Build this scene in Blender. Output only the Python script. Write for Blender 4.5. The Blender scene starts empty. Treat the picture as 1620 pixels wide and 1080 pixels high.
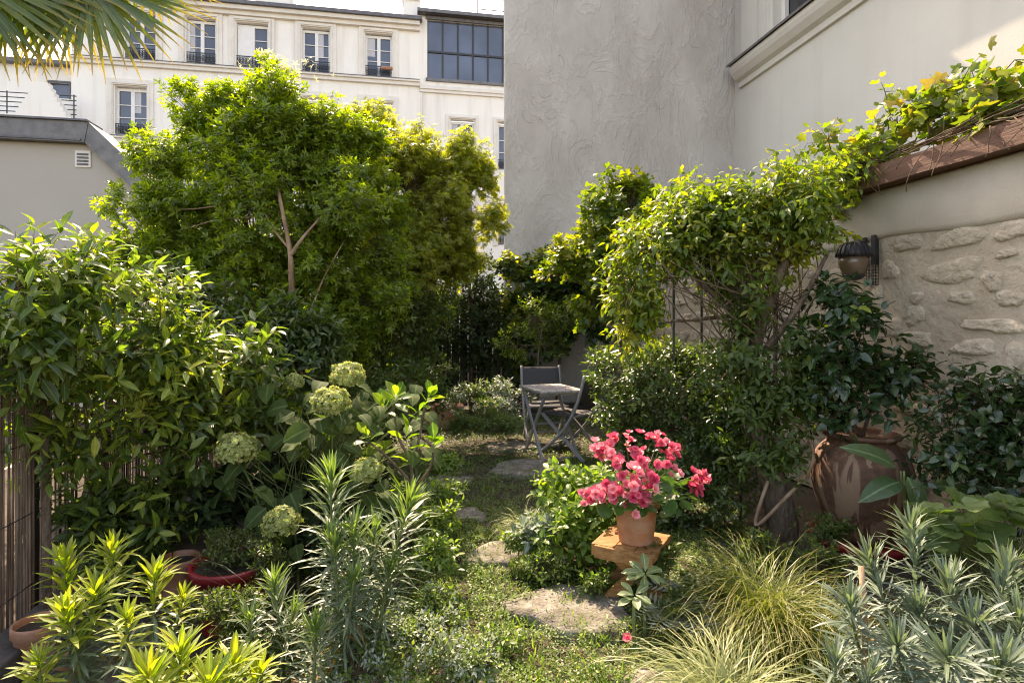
import bpy, math, random
import numpy as np
from mathutils import Vector, Matrix

R = math.radians
RNG = np.random.default_rng(11)
random.seed(5)
scene = bpy.context.scene
COL = scene.collection

# ------------------------------------------------------------------ camera, sky, sun, exposure
EYE = 1.45
YAW = R(10.0)
FPX = 900.0
cam_d = bpy.data.cameras.new('camera')
cam = bpy.data.objects.new('camera', cam_d); COL.objects.link(cam)
cam.location = (0, 0, EYE)
cam.rotation_euler = (R(90), 0, -YAW)
cam_d.sensor_width = 36.0
cam_d.lens = 20.0
cam_d.shift_y = -0.0216
cam_d.clip_start = 0.05
cam_d.clip_end = 2000
scene.camera = cam

SUN_EL, SUN_AZ = R(50), R(-12)
to_sun = Vector((math.sin(SUN_AZ) * math.cos(SUN_EL), math.cos(SUN_AZ) * math.cos(SUN_EL), math.sin(SUN_EL)))
world = bpy.data.worlds.new('World'); scene.world = world; world.use_nodes = True
nt = world.node_tree; nt.nodes.clear()
sky = nt.nodes.new('ShaderNodeTexSky'); sky.sky_type = 'NISHITA'; sky.sun_disc = False
sky.sun_elevation = SUN_EL; sky.sun_rotation = SUN_AZ
sky.air_density = 1.0; sky.dust_density = 1.6; sky.ozone_density = 0.6
bg = nt.nodes.new('ShaderNodeBackground'); bg.inputs['Strength'].default_value = 0.15
wo = nt.nodes.new('ShaderNodeOutputWorld')
nt.links.new(sky.outputs[0], bg.inputs[0]); nt.links.new(bg.outputs[0], wo.inputs[0])
sun_d = bpy.data.lights.new('sun', 'SUN'); sun_d.energy = 2.7; sun_d.angle = R(0.53); sun_d.color = (1.0, 0.95, 0.86)
sun = bpy.data.objects.new('sun', sun_d); COL.objects.link(sun)
sun.rotation_euler = to_sun.to_track_quat('Z', 'Y').to_euler()
sun.location = (0, 0, 30)
scene.view_settings.view_transform = 'Standard'
scene.view_settings.look = 'None'
scene.view_settings.gamma = 1.0
scene.view_settings.use_curve_mapping = False
scene.view_settings.exposure = 2.2
scene.view_settings.use_white_balance = True
scene.view_settings.white_balance_temperature = 9000
scene.view_settings.white_balance_tint = 20
scene.render.engine = 'CYCLES'
scene.cycles.use_denoising = True
scene.cycles.filter_width = 1.1
scene.cycles.max_bounces = 6
scene.cycles.diffuse_bounces = 3
scene.cycles.transmission_bounces = 4
scene.cycles.transparent_max_bounces = 6
scene.cycles.caustics_reflective = False
scene.cycles.caustics_refractive = False

# ------------------------------------------------------------------ survey: bearing + range -> world
CA, SA = math.cos(YAW), math.sin(YAW)
def G(px, d, z=0.0):
    """ground point at a bearing (px) and a range d"""
    r = (px - 810.0) / FPX * d
    return Vector((r * CA + d * SA, d * CA - r * SA, z))
def P(px, py, d):
    return G(px, d, EYE + (505.0 - py) / FPX * d)
def on_y(px, py, Y):
    t = (px - 810.0) / FPX
    return P(px, py, Y / (CA - SA * t))
def on_x(px, py, X):
    t = (px - 810.0) / FPX
    return P(px, py, X / (CA * t + SA))
def proj(A):
    A = np.asarray(A, float)
    d = A[:, 0] * SA + A[:, 1] * CA
    r = A[:, 0] * CA - A[:, 1] * SA
    dd = np.maximum(d, .05)
    return 810 + FPX * r / dd, 505 - FPX * (A[:, 2] - EYE) / dd, d

# ------------------------------------------------------------------ materials
MATS = {}
def new_mat(name):
    m = bpy.data.materials.new(name); m.use_nodes = True
    t = m.node_tree; t.nodes.clear(); MATS[name] = m
    return m, t
def nd(t, kind, **kw):
    n = t.nodes.new(kind)
    for k, v in kw.items():
        if k in n.inputs: n.inputs[k].default_value = v
        else: setattr(n, k, v)
    return n
def ramp(t, stops):
    r = t.nodes.new('ShaderNodeValToRGB'); cr = r.color_ramp
    while len(cr.elements) < len(stops): cr.elements.new(0.5)
    for e, (p, c) in zip(cr.elements, stops):
        e.position = p; e.color = (*c, 1)
    return r
def math_n(t, op, a, b=None):
    n = t.nodes.new('ShaderNodeMath'); n.operation = op
    for i, x in enumerate((a, b)):
        if x is None: continue
        if isinstance(x, (int, float)): n.inputs[i].default_value = x
        else: t.links.new(x, n.inputs[i])
    return n.outputs[0]
def mixc(t, fac, a, b, mode='MIX'):
    n = t.nodes.new('ShaderNodeMix'); n.data_type = 'RGBA'; n.blend_type = mode
    for i, x in ((0, fac), (6, a), (7, b)):
        if isinstance(x, (int, float)): n.inputs[i].default_value = x
        elif isinstance(x, tuple): n.inputs[i].default_value = (*x, 1)
        else: t.links.new(x, n.inputs[i])
    return n.outputs[2]

def leaf_mat(name, cols, trans=0.38, tcol=(2.6, 2.9, .9), rough=.42, spec=.5, rib=0.35, tip=None):
    m, t = new_mat(name)
    a = nd(t, 'ShaderNodeAttribute', attribute_name='rnd')
    oi = t.nodes.new('ShaderNodeObjectInfo')
    v = math_n(t, 'FRACT', math_n(t, 'ADD', a.outputs['Fac'], oi.outputs['Random']))
    n = len(cols)
    rp = ramp(t, [(i / max(1, n - 1), c) for i, c in enumerate(cols)])
    t.links.new(v, rp.inputs[0])
    col = rp.outputs[0]
    ra = nd(t, 'ShaderNodeAttribute', attribute_name='rib')
    if rib:
        f = math_n(t, 'MULTIPLY', math_n(t, 'LESS_THAN', ra.outputs['Fac'], .10), rib)
        col = mixc(t, f, col, tuple(min(1, c * 2.2 + .05) for c in cols[n // 2]))
    nz = nd(t, 'ShaderNodeTexNoise', Scale=45.0, Detail=2.0)
    geo = t.nodes.new('ShaderNodeNewGeometry')
    t.links.new(geo.outputs['Position'], nz.inputs['Vector'])
    col = mixc(t, .35, col, ramp_out(t, nz.outputs[0], [(.3, (.55, .55, .5)), (.7, (1.3, 1.3, 1.2))]), 'MULTIPLY')
    if tip:
        la = nd(t, 'ShaderNodeAttribute', attribute_name='len')
        f = ramp_out(t, la.outputs['Fac'], [(tip[1], (0, 0, 0)), (min(1, tip[1] + .35), (1, 1, 1))])
        col = mixc(t, f, col, tip[0])
    p = nd(t, 'ShaderNodeBsdfPrincipled', Roughness=rough)
    p.inputs['Specular IOR Level'].default_value = spec
    t.links.new(col, p.inputs['Base Color'])
    tr = t.nodes.new('ShaderNodeBsdfTranslucent')
    t.links.new(mixc(t, 1.0, col, tcol, 'MULTIPLY'), tr.inputs[0])
    mx = nd(t, 'ShaderNodeMixShader'); mx.inputs[0].default_value = trans
    t.links.new(p.outputs[0], mx.inputs[1]); t.links.new(tr.outputs[0], mx.inputs[2])
    o = t.nodes.new('ShaderNodeOutputMaterial'); t.links.new(mx.outputs[0], o.inputs[0])
    return m
def ramp_out(t, sock, stops):
    r = ramp(t, stops); t.links.new(sock, r.inputs[0]); return r.outputs[0]

def surf(name, cols, scale=8.0, detail=6.0, rough=.85, bump=.3, bscale=None, stretch=(1, 1, 1), rot=(0, 0, 0), spec=.3, metal=0.0, lo=.3, hi=.7, dist=0.02, objrand=0.0, blotch=None, streak=None, side=None):
    """procedural colour by noise between cols, fine relief by noise bump"""
    m, t = new_mat(name)
    geo = t.nodes.new('ShaderNodeNewGeometry')
    mp = nd(t, 'ShaderNodeMapping'); mp.inputs['Scale'].default_value = stretch; mp.inputs['Rotation'].default_value = rot
    t.links.new(geo.outputs['Position'], mp.inputs[0])
    nz = nd(t, 'ShaderNodeTexNoise', Scale=scale, Detail=detail, Roughness=.62)
    t.links.new(mp.outputs[0], nz.inputs['Vector'])
    n = len(cols)
    col = ramp_out(t, nz.outputs[0], [(lo + (hi - lo) * i / max(1, n - 1), c) for i, c in enumerate(cols)])
    if blotch:
        bz = nd(t, 'ShaderNodeTexNoise', Scale=blotch[0], Detail=3.0)
        t.links.new(geo.outputs['Position'], bz.inputs['Vector'])
        col = mixc(t, ramp_out(t, bz.outputs[0], [(.42, (0, 0, 0)), (.68, (blotch[2],) * 3)]), col, blotch[1])
    if streak:
        sm = nd(t, 'ShaderNodeMapping'); sm.inputs['Scale'].default_value = (2.2, 2.2, .16); t.links.new(geo.outputs['Position'], sm.inputs[0])
        sz = nd(t, 'ShaderNodeTexNoise', Scale=1.4, Detail=6.0); t.links.new(sm.outputs[0], sz.inputs['Vector'])
        col = mixc(t, ramp_out(t, sz.outputs[0], [(.5, (0, 0, 0)), (.78, (streak[1],) * 3)]), col, streak[0])
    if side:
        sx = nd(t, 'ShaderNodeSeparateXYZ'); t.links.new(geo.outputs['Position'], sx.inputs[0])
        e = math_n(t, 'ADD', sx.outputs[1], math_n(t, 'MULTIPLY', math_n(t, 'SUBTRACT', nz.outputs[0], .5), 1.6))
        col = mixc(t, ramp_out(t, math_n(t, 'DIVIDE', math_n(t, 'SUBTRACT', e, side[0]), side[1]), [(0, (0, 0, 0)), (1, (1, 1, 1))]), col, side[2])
    if objrand:
        oi = t.nodes.new('ShaderNodeObjectInfo')
        col = mixc(t, 1.0, col, ramp_out(t, oi.outputs['Random'], [(0, (1 - objrand,) * 3), (1, (1 + objrand,) * 3)]), 'MULTIPLY')
    p = nd(t, 'ShaderNodeBsdfPrincipled', Roughness=rough, Metallic=metal)
    p.inputs['Specular IOR Level'].default_value = spec
    t.links.new(col, p.inputs['Base Color'])
    if bump:
        b2 = nd(t, 'ShaderNodeTexNoise', Scale=bscale or scale * 3, Detail=5.0, Roughness=.6)
        t.links.new(mp.outputs[0], b2.inputs['Vector'])
        bp = nd(t, 'ShaderNodeBump', Strength=bump, Distance=dist)
        t.links.new(b2.outputs[0], bp.inputs['Height']); t.links.new(bp.outputs[0], p.inputs['Normal'])
    o = t.nodes.new('ShaderNodeOutputMaterial'); t.links.new(p.outputs[0], o.inputs[0])
    return m

surf('soil', [(.022, .017, .012), (.055, .042, .029), (.10, .08, .056)], 5, 8, .95, .8, 60, blotch=(1.3, (.12, .10, .07), .6))
surf('flagstone', [(.08, .07, .055), (.20, .18, .15), (.36, .33, .285)], 16, 9, .9, .9, 60, blotch=(6, (.10, .10, .05), .6))
surf('plaster_wall', [(.33, .275, .20), (.42, .355, .27), (.50, .43, .335)], 2.2, 9, .95, .8, 18, blotch=(.9, (.34, .28, .205), .6), dist=.03)
surf('plaster_band', [(.40, .35, .275), (.48, .425, .34)], 3, 6, .95, .3, 70)
surf('rubble', [(.36, .295, .215), (.47, .40, .305), (.58, .505, .40)], 16, 9, .95, .9, 34, lo=.25, hi=.75, objrand=.12, dist=.03)
surf('beam_wood', [(.09, .045, .03), (.15, .075, .05), (.20, .11, .075)], 4, 6, .7, .3, 20, stretch=(6, .5, 6))
surf('cream', [(.78, .745, .68), (.86, .83, .77)], .5, 8, .9, .12, 20, blotch=(.25, (.76, .72, .65), .5), streak=((.50, .46, .40), .45))
surf('cream_trim', [(.66, .615, .55), (.76, .715, .645)], 2, 5, .85, .1, 30)
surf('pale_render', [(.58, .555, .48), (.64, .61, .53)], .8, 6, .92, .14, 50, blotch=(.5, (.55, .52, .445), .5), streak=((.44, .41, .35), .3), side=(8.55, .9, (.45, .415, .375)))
surf('shed_render', [(.40, .365, .315), (.44, .40, .345)], .6, 5, .92, .1, 50)
surf('zinc', [(.105, .10, .098), (.18, .172, .166)], 6, 6, .5, .12, 20, metal=.4, spec=.5)
surf('slate', [(.10, .10, .11), (.17, .17, .18)], 8, 6, .7, .2, 30)
surf('white_paint', [(.70, .69, .66), (.78, .77, .74)], 5, 3, .5, 0)
surf('iron', [(.015, .015, .017), (.03, .03, .032)], 20, 3, .5, .1, 80, spec=.5)
surf('bark', [(.05, .035, .024), (.14, .10, .07), (.24, .18, .13)], 18, 8, .95, 1.0, 40, stretch=(1, 1, .35), dist=.04)
surf('bark_red', [(.14, .08, .05), (.30, .19, .12), (.42, .31, .22)], 12, 8, .9, .7, 30, stretch=(1, 1, .35))
surf('twig', [(.07, .05, .03), (.16, .115, .07)], 15, 4, .9, .2)
surf('green_stem', [(.09, .13, .04), (.16, .19, .08)], 12, 3, .7, .1)
surf('terracotta', [(.30, .115, .055), (.40, .165, .085), (.46, .21, .12)], 7, 7, .85, .25, 60, blotch=(9, (.50, .33, .25), .7))
surf('red_glaze', [(.22, .012, .016), (.30, .02, .024)], 5, 4, .4, .1, 30, spec=.5)
surf('stool_wood', [(.17, .075, .028), (.31, .15, .055), (.42, .225, .095)], 6, 7, .7, .35, 30, stretch=(1, 5, 8))
surf('grey_wood', [(.20, .18, .16), (.33, .31, .285), (.42, .40, .375)], 7, 7, .85, .3, 30, stretch=(8, 1, 8))
surf('sling', [(.06, .057, .056), (.085, .08, .078)], 60, 3, .8, .3, 300)
surf('chair_metal', [(.21, .20, .20), (.29, .28, .28)], 14, 4, .5, .1, spec=.5)
surf('reed', [(.06, .034, .022), (.13, .082, .055), (.24, .17, .12)], 26, 5, .8, .2, 90, stretch=(1, 1, .12))
surf('timber', [(.05, .045, .04), (.10, .09, .08)], 8, 6, .9, .4, 40)
surf('cane', [(.28, .17, .10), (.40, .27, .17)], 14, 4, .8, .2)
surf('litter', [(.10, .05, .02), (.26, .15, .07), (.38, .26, .13)], 25, 4, .9, .2)
surf('curtain', [(.42, .42, .44), (.55, .55, .57)], 4, 3, .9, .1, stretch=(8, 8, .4))

def glass(name, c, rough=.08):
    m, t = new_mat(name)
    geo = t.nodes.new('ShaderNodeNewGeometry')
    nz = nd(t, 'ShaderNodeTexNoise', Scale=.7, Detail=2.0); t.links.new(geo.outputs['Position'], nz.inputs['Vector'])
    p = nd(t, 'ShaderNodeBsdfPrincipled', Roughness=rough)
    t.links.new(ramp_out(t, nz.outputs[0], [(.35, tuple(x * .6 for x in c)), (.65, c)]), p.inputs['Base Color'])
    p.inputs['Specular IOR Level'].default_value = .8
    o = t.nodes.new('ShaderNodeOutputMaterial'); t.links.new(p.outputs[0], o.inputs[0])
glass('pane_glass', (.07, .085, .12)); glass('pane_dark', (.03, .032, .036)); glass('atelier_glass', (.085, .11, .16)); glass('lamp_glass', (.16, .11, .07), .25)

def concrete():
    """grey trowelled cement: long slanting float strokes, cloudy tone"""
    m, t = new_mat('cement')
    geo = t.nodes.new('ShaderNodeNewGeometry')
    mp = nd(t, 'ShaderNodeMapping'); mp.inputs['Scale'].default_value = (1.0, 1, .55); mp.inputs['Rotation'].default_value = (0, R(-38), 0)
    t.links.new(geo.outputs['Position'], mp.inputs[0])
    n1 = nd(t, 'ShaderNodeTexNoise', Scale=1.0, Detail=9.0, Roughness=.62, Distortion=.3); t.links.new(mp.outputs[0], n1.inputs['Vector'])
    n2 = nd(t, 'ShaderNodeTexNoise', Scale=1.7, Detail=9.0, Roughness=.62, Distortion=.7); t.links.new(mp.outputs[0], n2.inputs['Vector'])
    n3 = nd(t, 'ShaderNodeTexNoise', Scale=40.0, Detail=4.0); t.links.new(geo.outputs['Position'], n3.inputs['Vector'])
    ridge = math_n(t, 'ABSOLUTE', math_n(t, 'SUBTRACT', n2.outputs[0], .5))
    c1 = ramp_out(t, n1.outputs[0], [(.28, (.38, .34, .30)), (.5, (.475, .435, .39)), (.72, (.57, .53, .485))])
    rl = ramp_out(t, ridge, [(0, (1.16, 1.16, 1.16)), (.012, (1.03, 1.03, 1.03)), (.2, (.94, .94, .94))])
    col = mixc(t, 1.0, c1, rl, 'MULTIPLY')
    p = nd(t, 'ShaderNodeBsdfPrincipled', Roughness=.92); t.links.new(col, p.inputs['Base Color'])
    h = math_n(t, 'ADD', math_n(t, 'MULTIPLY', ramp_out(t, ridge, [(0, (1, 1, 1)), (.05, (0, 0, 0))]), .22), math_n(t, 'MULTIPLY', n3.outputs[0], .12))
    h = math_n(t, 'ADD', h, math_n(t, 'MULTIPLY', n1.outputs[0], 1.1))
    bp = nd(t, 'ShaderNodeBump', Strength=.8, Distance=.05); t.links.new(h, bp.inputs['Height']); t.links.new(bp.outputs[0], p.inputs['Normal'])
    o = t.nodes.new('ShaderNodeOutputMaterial'); t.links.new(p.outputs[0], o.inputs[0])
concrete()

def jar_mat():
    m, t = new_mat('jar_clay')
    geo = t.nodes.new('ShaderNodeNewGeometry')
    n1 = nd(t, 'ShaderNodeTexNoise', Scale=14.0, Detail=9.0, Roughness=.65); t.links.new(geo.outputs['Position'], n1.inputs['Vector'])
    mp = nd(t, 'ShaderNodeMapping'); mp.inputs['Scale'].default_value = (13, 13, 1.6); t.links.new(geo.outputs['Position'], mp.inputs[0])
    n2 = nd(t, 'ShaderNodeTexNoise', Scale=1.0, Detail=4.0, Distortion=.5); t.links.new(mp.outputs[0], n2.inputs['Vector'])
    sx = nd(t, 'ShaderNodeSeparateXYZ'); t.links.new(geo.outputs['Position'], sx.inputs[0])
    c = ramp_out(t, n1.outputs[0], [(.3, (.07, .034, .02)), (.55, (.14, .068, .04)), (.75, (.27, .16, .105))])
    drip = math_n(t, 'SUBTRACT', n2.outputs[0], math_n(t, 'MULTIPLY', sx.outputs[2], .22))
    c = mixc(t, ramp_out(t, drip, [(.44, (0, 0, 0)), (.47, (.8, .8, .8))]), c, (.29, .19, .125))
    p = nd(t, 'ShaderNodeBsdfPrincipled', Roughness=.8); t.links.new(c, p.inputs['Base Color'])
    bp = nd(t, 'ShaderNodeBump', Strength=.3, Distance=.02); t.links.new(n1.outputs[0], bp.inputs['Height']); t.links.new(bp.outputs[0], p.inputs['Normal'])
    o = t.nodes.new('ShaderNodeOutputMaterial'); t.links.new(p.outputs[0], o.inputs[0])
jar_mat()

leaf_mat('l_choisya', [(.04, .078, .012), (.09, .145, .02), (.18, .235, .03), (.12, .175, .02), (.06, .11, .016)], .47, tcol=(3.0, 3.0, .7), rough=.38)
leaf_mat('l_maple', [(.09, .125, .02), (.18, .215, .035), (.30, .30, .06), (.12, .165, .025)], .5, tcol=(2.5, 2.5, .7), rough=.5)
leaf_mat('l_mid', [(.03, .056, .015), (.055, .09, .02), (.085, .125, .03)], .38, rough=.45, spec=.35)
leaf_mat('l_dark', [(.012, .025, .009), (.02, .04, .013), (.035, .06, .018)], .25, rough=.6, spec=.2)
leaf_mat('l_jasmine', [(.035, .07, .02), (.06, .105, .024), (.10, .155, .03), (.19, .23, .05)], .38, rough=.33)
leaf_mat('l_ivy', [(.025, .052, .015), (.042, .08, .02), (.075, .12, .028)], .3, rough=.33)
leaf_mat('l_yellow', [(.10, .14, .02), (.19, .21, .03), (.28, .27, .045), (.14, .18, .02)], .45, tcol=(2.2, 2.3, .6))
leaf_mat('l_vine', [(.05, .095, .015), (.09, .15, .02), (.17, .22, .03)], .42, tcol=(2.8, 2.7, .8), rough=.38)
leaf_mat('l_grape', [(.08, .14, .02), (.13, .19, .03), (.21, .25, .045), (.06, .11, .025), (.30, .20, .05)], .45, tcol=(2.3, 2.4, .7), rough=.4)
leaf_mat('l_privet', [(.022, .048, .014), (.048, .085, .02), (.10, .14, .035)], .34, rough=.3)
leaf_mat('l_camellia', [(.012, .032, .012), (.022, .052, .018), (.035, .072, .02)], .2, rough=.24, spec=.6)
leaf_mat('l_hydrangea', [(.04, .068, .022), (.06, .095, .03), (.085, .125, .038)], .34, rough=.7, spec=.15, rib=.4)
leaf_mat('l_floret', [(.15, .20, .06), (.26, .31, .10), (.40, .44, .19), (.30, .26, .10)], .35, tcol=(1.5, 1.6, .9), rough=.6)
leaf_mat('l_glossy', [(.05, .11, .02), (.09, .17, .03), (.20, .26, .05)], .45, tcol=(2.4, 2.6, .6), rough=.4, spec=.3, rib=.6)
leaf_mat('l_young', [(.13, .21, .035), (.22, .28, .045), (.34, .35, .05)], .42, tcol=(1.8, 1.9, .5), rough=.5, rib=.5)
leaf_mat('l_fresh', [(.075, .13, .045), (.11, .18, .06), (.17, .24, .07)], .38, tcol=(1.9, 2.0, .7), rough=.45, rib=.5)
leaf_mat('l_glaucous', [(.09, .13, .08), (.13, .175, .115), (.17, .22, .15)], .28, tcol=(1.5, 1.7, .8), rough=.42, rib=.5)
leaf_mat('l_blue', [(.085, .125, .095), (.13, .18, .135), (.19, .245, .19)], .22, tcol=(1.4, 1.6, 1.0), rough=.42, rib=.4)
leaf_mat('l_sere', [(.40, .26, .05), (.33, .14, .05), (.38, .30, .16)], .35, tcol=(1.4, 1.2, .7), rough=.6, rib=0)
leaf_mat('l_sedge', [(.075, .105, .022), (.12, .155, .03), (.19, .22, .05)], .35, tcol=(1.9, 2.0, .7), rough=.42, rib=0, tip=((.33, .29, .10), .62))
leaf_mat('l_striped', [(.22, .25, .10), (.33, .36, .17), (.12, .16, .05)], .35, tcol=(1.5, 1.6, .9), rough=.45, rib=0)
leaf_mat('l_pale_grass', [(.14, .15, .07), (.22, .22, .11), (.10, .12, .05)], .35, tcol=(1.5, 1.6, .9), rough=.5, rib=0)
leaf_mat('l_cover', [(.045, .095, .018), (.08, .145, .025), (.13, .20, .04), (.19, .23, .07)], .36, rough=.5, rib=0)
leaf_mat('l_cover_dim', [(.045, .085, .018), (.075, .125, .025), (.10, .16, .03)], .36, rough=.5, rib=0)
leaf_mat('l_broad', [(.07, .13, .025), (.11, .18, .035), (.18, .24, .05)], .4, rough=.4)
leaf_mat('l_round', [(.07, .12, .04), (.10, .155, .05), (.14, .20, .06)], .36, rough=.5)
leaf_mat('l_paddle', [(.06, .11, .045), (.085, .14, .055)], .35, rough=.35, rib=.5)
leaf_mat('l_fern', [(.18, .21, .17), (.26, .29, .25), (.33, .36, .32)], .3, tcol=(1.3, 1.4, 1.0), rough=.5)
leaf_mat('l_greyrosette', [(.11, .16, .07), (.15, .20, .09)], .3, rough=.5, rib=.6)
leaf_mat('l_silver', [(.22, .27, .22), (.33, .38, .32), (.08, .13, .07)], .3, tcol=(1.3, 1.4, 1.0), rough=.45)
leaf_mat('l_begonia', [(.03, .075, .02), (.05, .11, .03), (.07, .14, .04)], .33, rough=.35, rib=.4)
leaf_mat('petal', [(.62, .06, .14), (.80, .15, .24), (.88, .36, .40), (.72, .10, .19)], .35, tcol=(1.15, 1.1, 1.1), rough=.5, rib=0)
leaf_mat('petal_white', [(.62, .60, .38), (.72, .70, .5)], .4, tcol=(1.1, 1.1, .9), rough=.5, rib=0)
leaf_mat('l_palm', [(.06, .10, .025), (.09, .14, .03), (.15, .18, .035)], .40, tcol=(2.3, 2.3, .6), rough=.36, rib=.4, tip=((.42, .27, .04), .66))

# ------------------------------------------------------------------ objects
def thing(name, label, cat, loc=(0, 0, 0), group=None):
    o = bpy.data.objects.new(name, None); COL.objects.link(o)
    o.location = loc; o.empty_display_size = .1
    o['label'] = label; o['category'] = cat
    if group: o['group'] = group
    return o
def tag(o, label, cat, group=None):
    o['label'] = label; o['category'] = cat
    if group: o['group'] = group
    return o
def adopt(o, parent):
    if parent is not None:
        o.parent = parent
        if parent.type == 'EMPTY':
            o.matrix_parent_inverse = Matrix.Translation(-Vector(parent.location))
def link(name, me, mat=None, parent=None, smooth=False, kind=None):
    if mat is not None and not me.materials: me.materials.append(MATS[mat] if isinstance(mat, str) else mat)
    o = bpy.data.objects.new(name, me); COL.objects.link(o); adopt(o, parent)
    if smooth: me.polygons.foreach_set('use_smooth', [True] * len(me.polygons))
    if kind: o['kind'] = kind
    return o

class MB:
    def __init__(s): s.v = []; s.f = []
    def box(s, x0, x1, y0, y1, z0, z1):
        b = len(s.v)
        s.v += [(x0, y0, z0), (x1, y0, z0), (x1, y1, z0), (x0, y1, z0), (x0, y0, z1), (x1, y0, z1), (x1, y1, z1), (x0, y1, z1)]
        s.f += [tuple(b + i for i in q) for q in ((0, 3, 2, 1), (4, 5, 6, 7), (0, 1, 5, 4), (1, 2, 6, 5), (2, 3, 7, 6), (3, 0, 4, 7))]
        return s
    def bar(s, a, b, w, h=None, up=(0, 0, 1)):
        """rectangular bar from a to b"""
        a = Vector(a); b = Vector(b); h = h or w
        d = (b - a).normalized(); u = Vector(up)
        if abs(d.dot(u)) > .97: u = Vector((0, 1, 0))
        x = d.cross(u).normalized() * w / 2; y = x.cross(d).normalized() * h / 2
        i = len(s.v)
        for p in (a, b):
            for e in (-x - y, x - y, x + y, -x + y): s.v.append(tuple(p + e))
        s.f += [tuple(i + k for k in q) for q in ((0, 3, 2, 1), (4, 5, 6, 7), (0, 1, 5, 4), (1, 2, 6, 5), (2, 3, 7, 6), (3, 0, 4, 7))]
        return s
    def tube(s, pts, rad, n=6, cap=True, rough=0.0):
        pts = [Vector(p) for p in pts]
        if isinstance(rad, (int, float)): rad = [rad] * len(pts)
        b = len(s.v); u = None
        for i, p in enumerate(pts):
            d = (pts[min(i + 1, len(pts) - 1)] - pts[max(i - 1, 0)])
            d = d.normalized() if d.length > 1e-9 else Vector((0, 0, 1))
            if u is None: u = d.orthogonal().normalized()
            u = (u - d * u.dot(d)); u = u.normalized() if u.length > 1e-6 else d.orthogonal().normalized()
            w = d.cross(u)
            for k in range(n):
                a = 2 * math.pi * k / n
                r = rad[i] * (1 + rough * (random.random() - .5))
                s.v.append(tuple(p + (u * math.cos(a) + w * math.sin(a)) * r))
        for i in range(len(pts) - 1):
            for k in range(n):
                q = b + i * n + k; q2 = b + i * n + (k + 1) % n
                s.f.append((q, q2, q2 + n, q + n))
        if cap:
            s.f.append(tuple(b + k for k in reversed(range(n))))
            s.f.append(tuple(b + (len(pts) - 1) * n + k for k in range(n)))
        return s
    def lathe(s, prof, n=32, c=(0, 0, 0), sq=1.0):
        b = len(s.v); c = Vector(c)
        for r, z in prof:
            for k in range(n):
                a = 2 * math.pi * k / n
                s.v.append((c.x + r * math.cos(a), c.y + r * math.sin(a) * sq, c.z + z))
        for i in range(len(prof) - 1):
            for k in range(n):
                q = b + i * n + k; q2 = b + i * n + (k + 1) % n
                s.f.append((q, q2, q2 + n, q + n))
        s.f.append(tuple(b + k for k in reversed(range(n))))
        s.f.append(tuple(b + (len(prof) - 1) * n + k for k in range(n)))
        return s
    def prism(s, poly, axis, a0, a1):
        """extrude a 2-D polygon along an axis (0 x,1 y,2 z)"""
        b = len(s.v); n = len(poly)
        def mk(p, a):
            return {0: (a, p[0], p[1]), 1: (p[0], a, p[1]), 2: (p[0], p[1], a)}[axis]
        for a in (a0, a1): s.v += [mk(p, a) for p in poly]
        s.f.append(tuple(b + i for i in range(n))); s.f.append(tuple(b + n + i for i in reversed(range(n))))
        for i in range(n):
            j = (i + 1) % n; s.f.append((b + i, b + n + i, b + n + j, b + j))
        return s
    def move(s, M, start=0):
        for i in range(start, len(s.v)): s.v[i] = tuple(M @ Vector(s.v[i]))
        return s
    def mesh(s, name):
        me = bpy.data.meshes.new(name); me.from_pydata(s.v, [], s.f)
        import bmesh
        bm = bmesh.new(); bm.from_mesh(me); bmesh.ops.recalc_face_normals(bm, faces=bm.faces); bm.to_mesh(me); bm.free()
        return me
    def build(s, name, mat, parent=None, smooth=False, kind=None, bevel=0):
        o = link(name, s.mesh(name), mat, parent, smooth, kind)
        if bevel:
            m = o.modifiers.new('bevel', 'BEVEL'); m.width = bevel; m.segments = 2; m.limit_method = 'ANGLE'
        return o

# ------------------------------------------------------------------ leaves
def norm(a): return a / np.maximum(np.linalg.norm(a, axis=-1, keepdims=True), 1e-9)
def blade(nseg=4, w=.3, p=.8, q=.8, fold=.3, curl=.15, petiole=0.0, wave=0.0):
    V, F, RB, LN = [], [], [], []; prev = None
    for i in range(nseg + 1):
        y = i / nseg
        wd = w * .5 * (math.sin(math.pi * min(1, y ** p)) ** q if 0 < y < 1 else 0)
        zc = -curl * y * y
        yy = petiole + y * (1 - petiole)
        if wd < 1e-4:
            cur = [len(V)]; V.append((0, yy, zc)); RB.append(0); LN.append(y)
        else:
            cur = [len(V), len(V) + 1, len(V) + 2]
            wz = wave * (1 if i % 2 else -1)
            V += [(-wd, yy, zc + fold * wd + wz), (0, yy, zc), (wd, yy, zc + fold * wd - wz)]; RB += [1, 0, 1]; LN += [y] * 3
        if prev is not None:
            if len(prev) == 1 and len(cur) == 3: F += [(prev[0], cur[1], cur[0]), (prev[0], cur[2], cur[1])]
            elif len(prev) == 3 and len(cur) == 1: F += [(prev[0], prev[1], cur[0]), (prev[1], prev[2], cur[0])]
            elif len(prev) == 3: F += [(prev[0], prev[1], cur[1], cur[0]), (prev[1], prev[2], cur[2], cur[1])]
        prev = cur
    return [np.array(V, float), F, np.array(RB, float), np.array(LN, float)]
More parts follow.
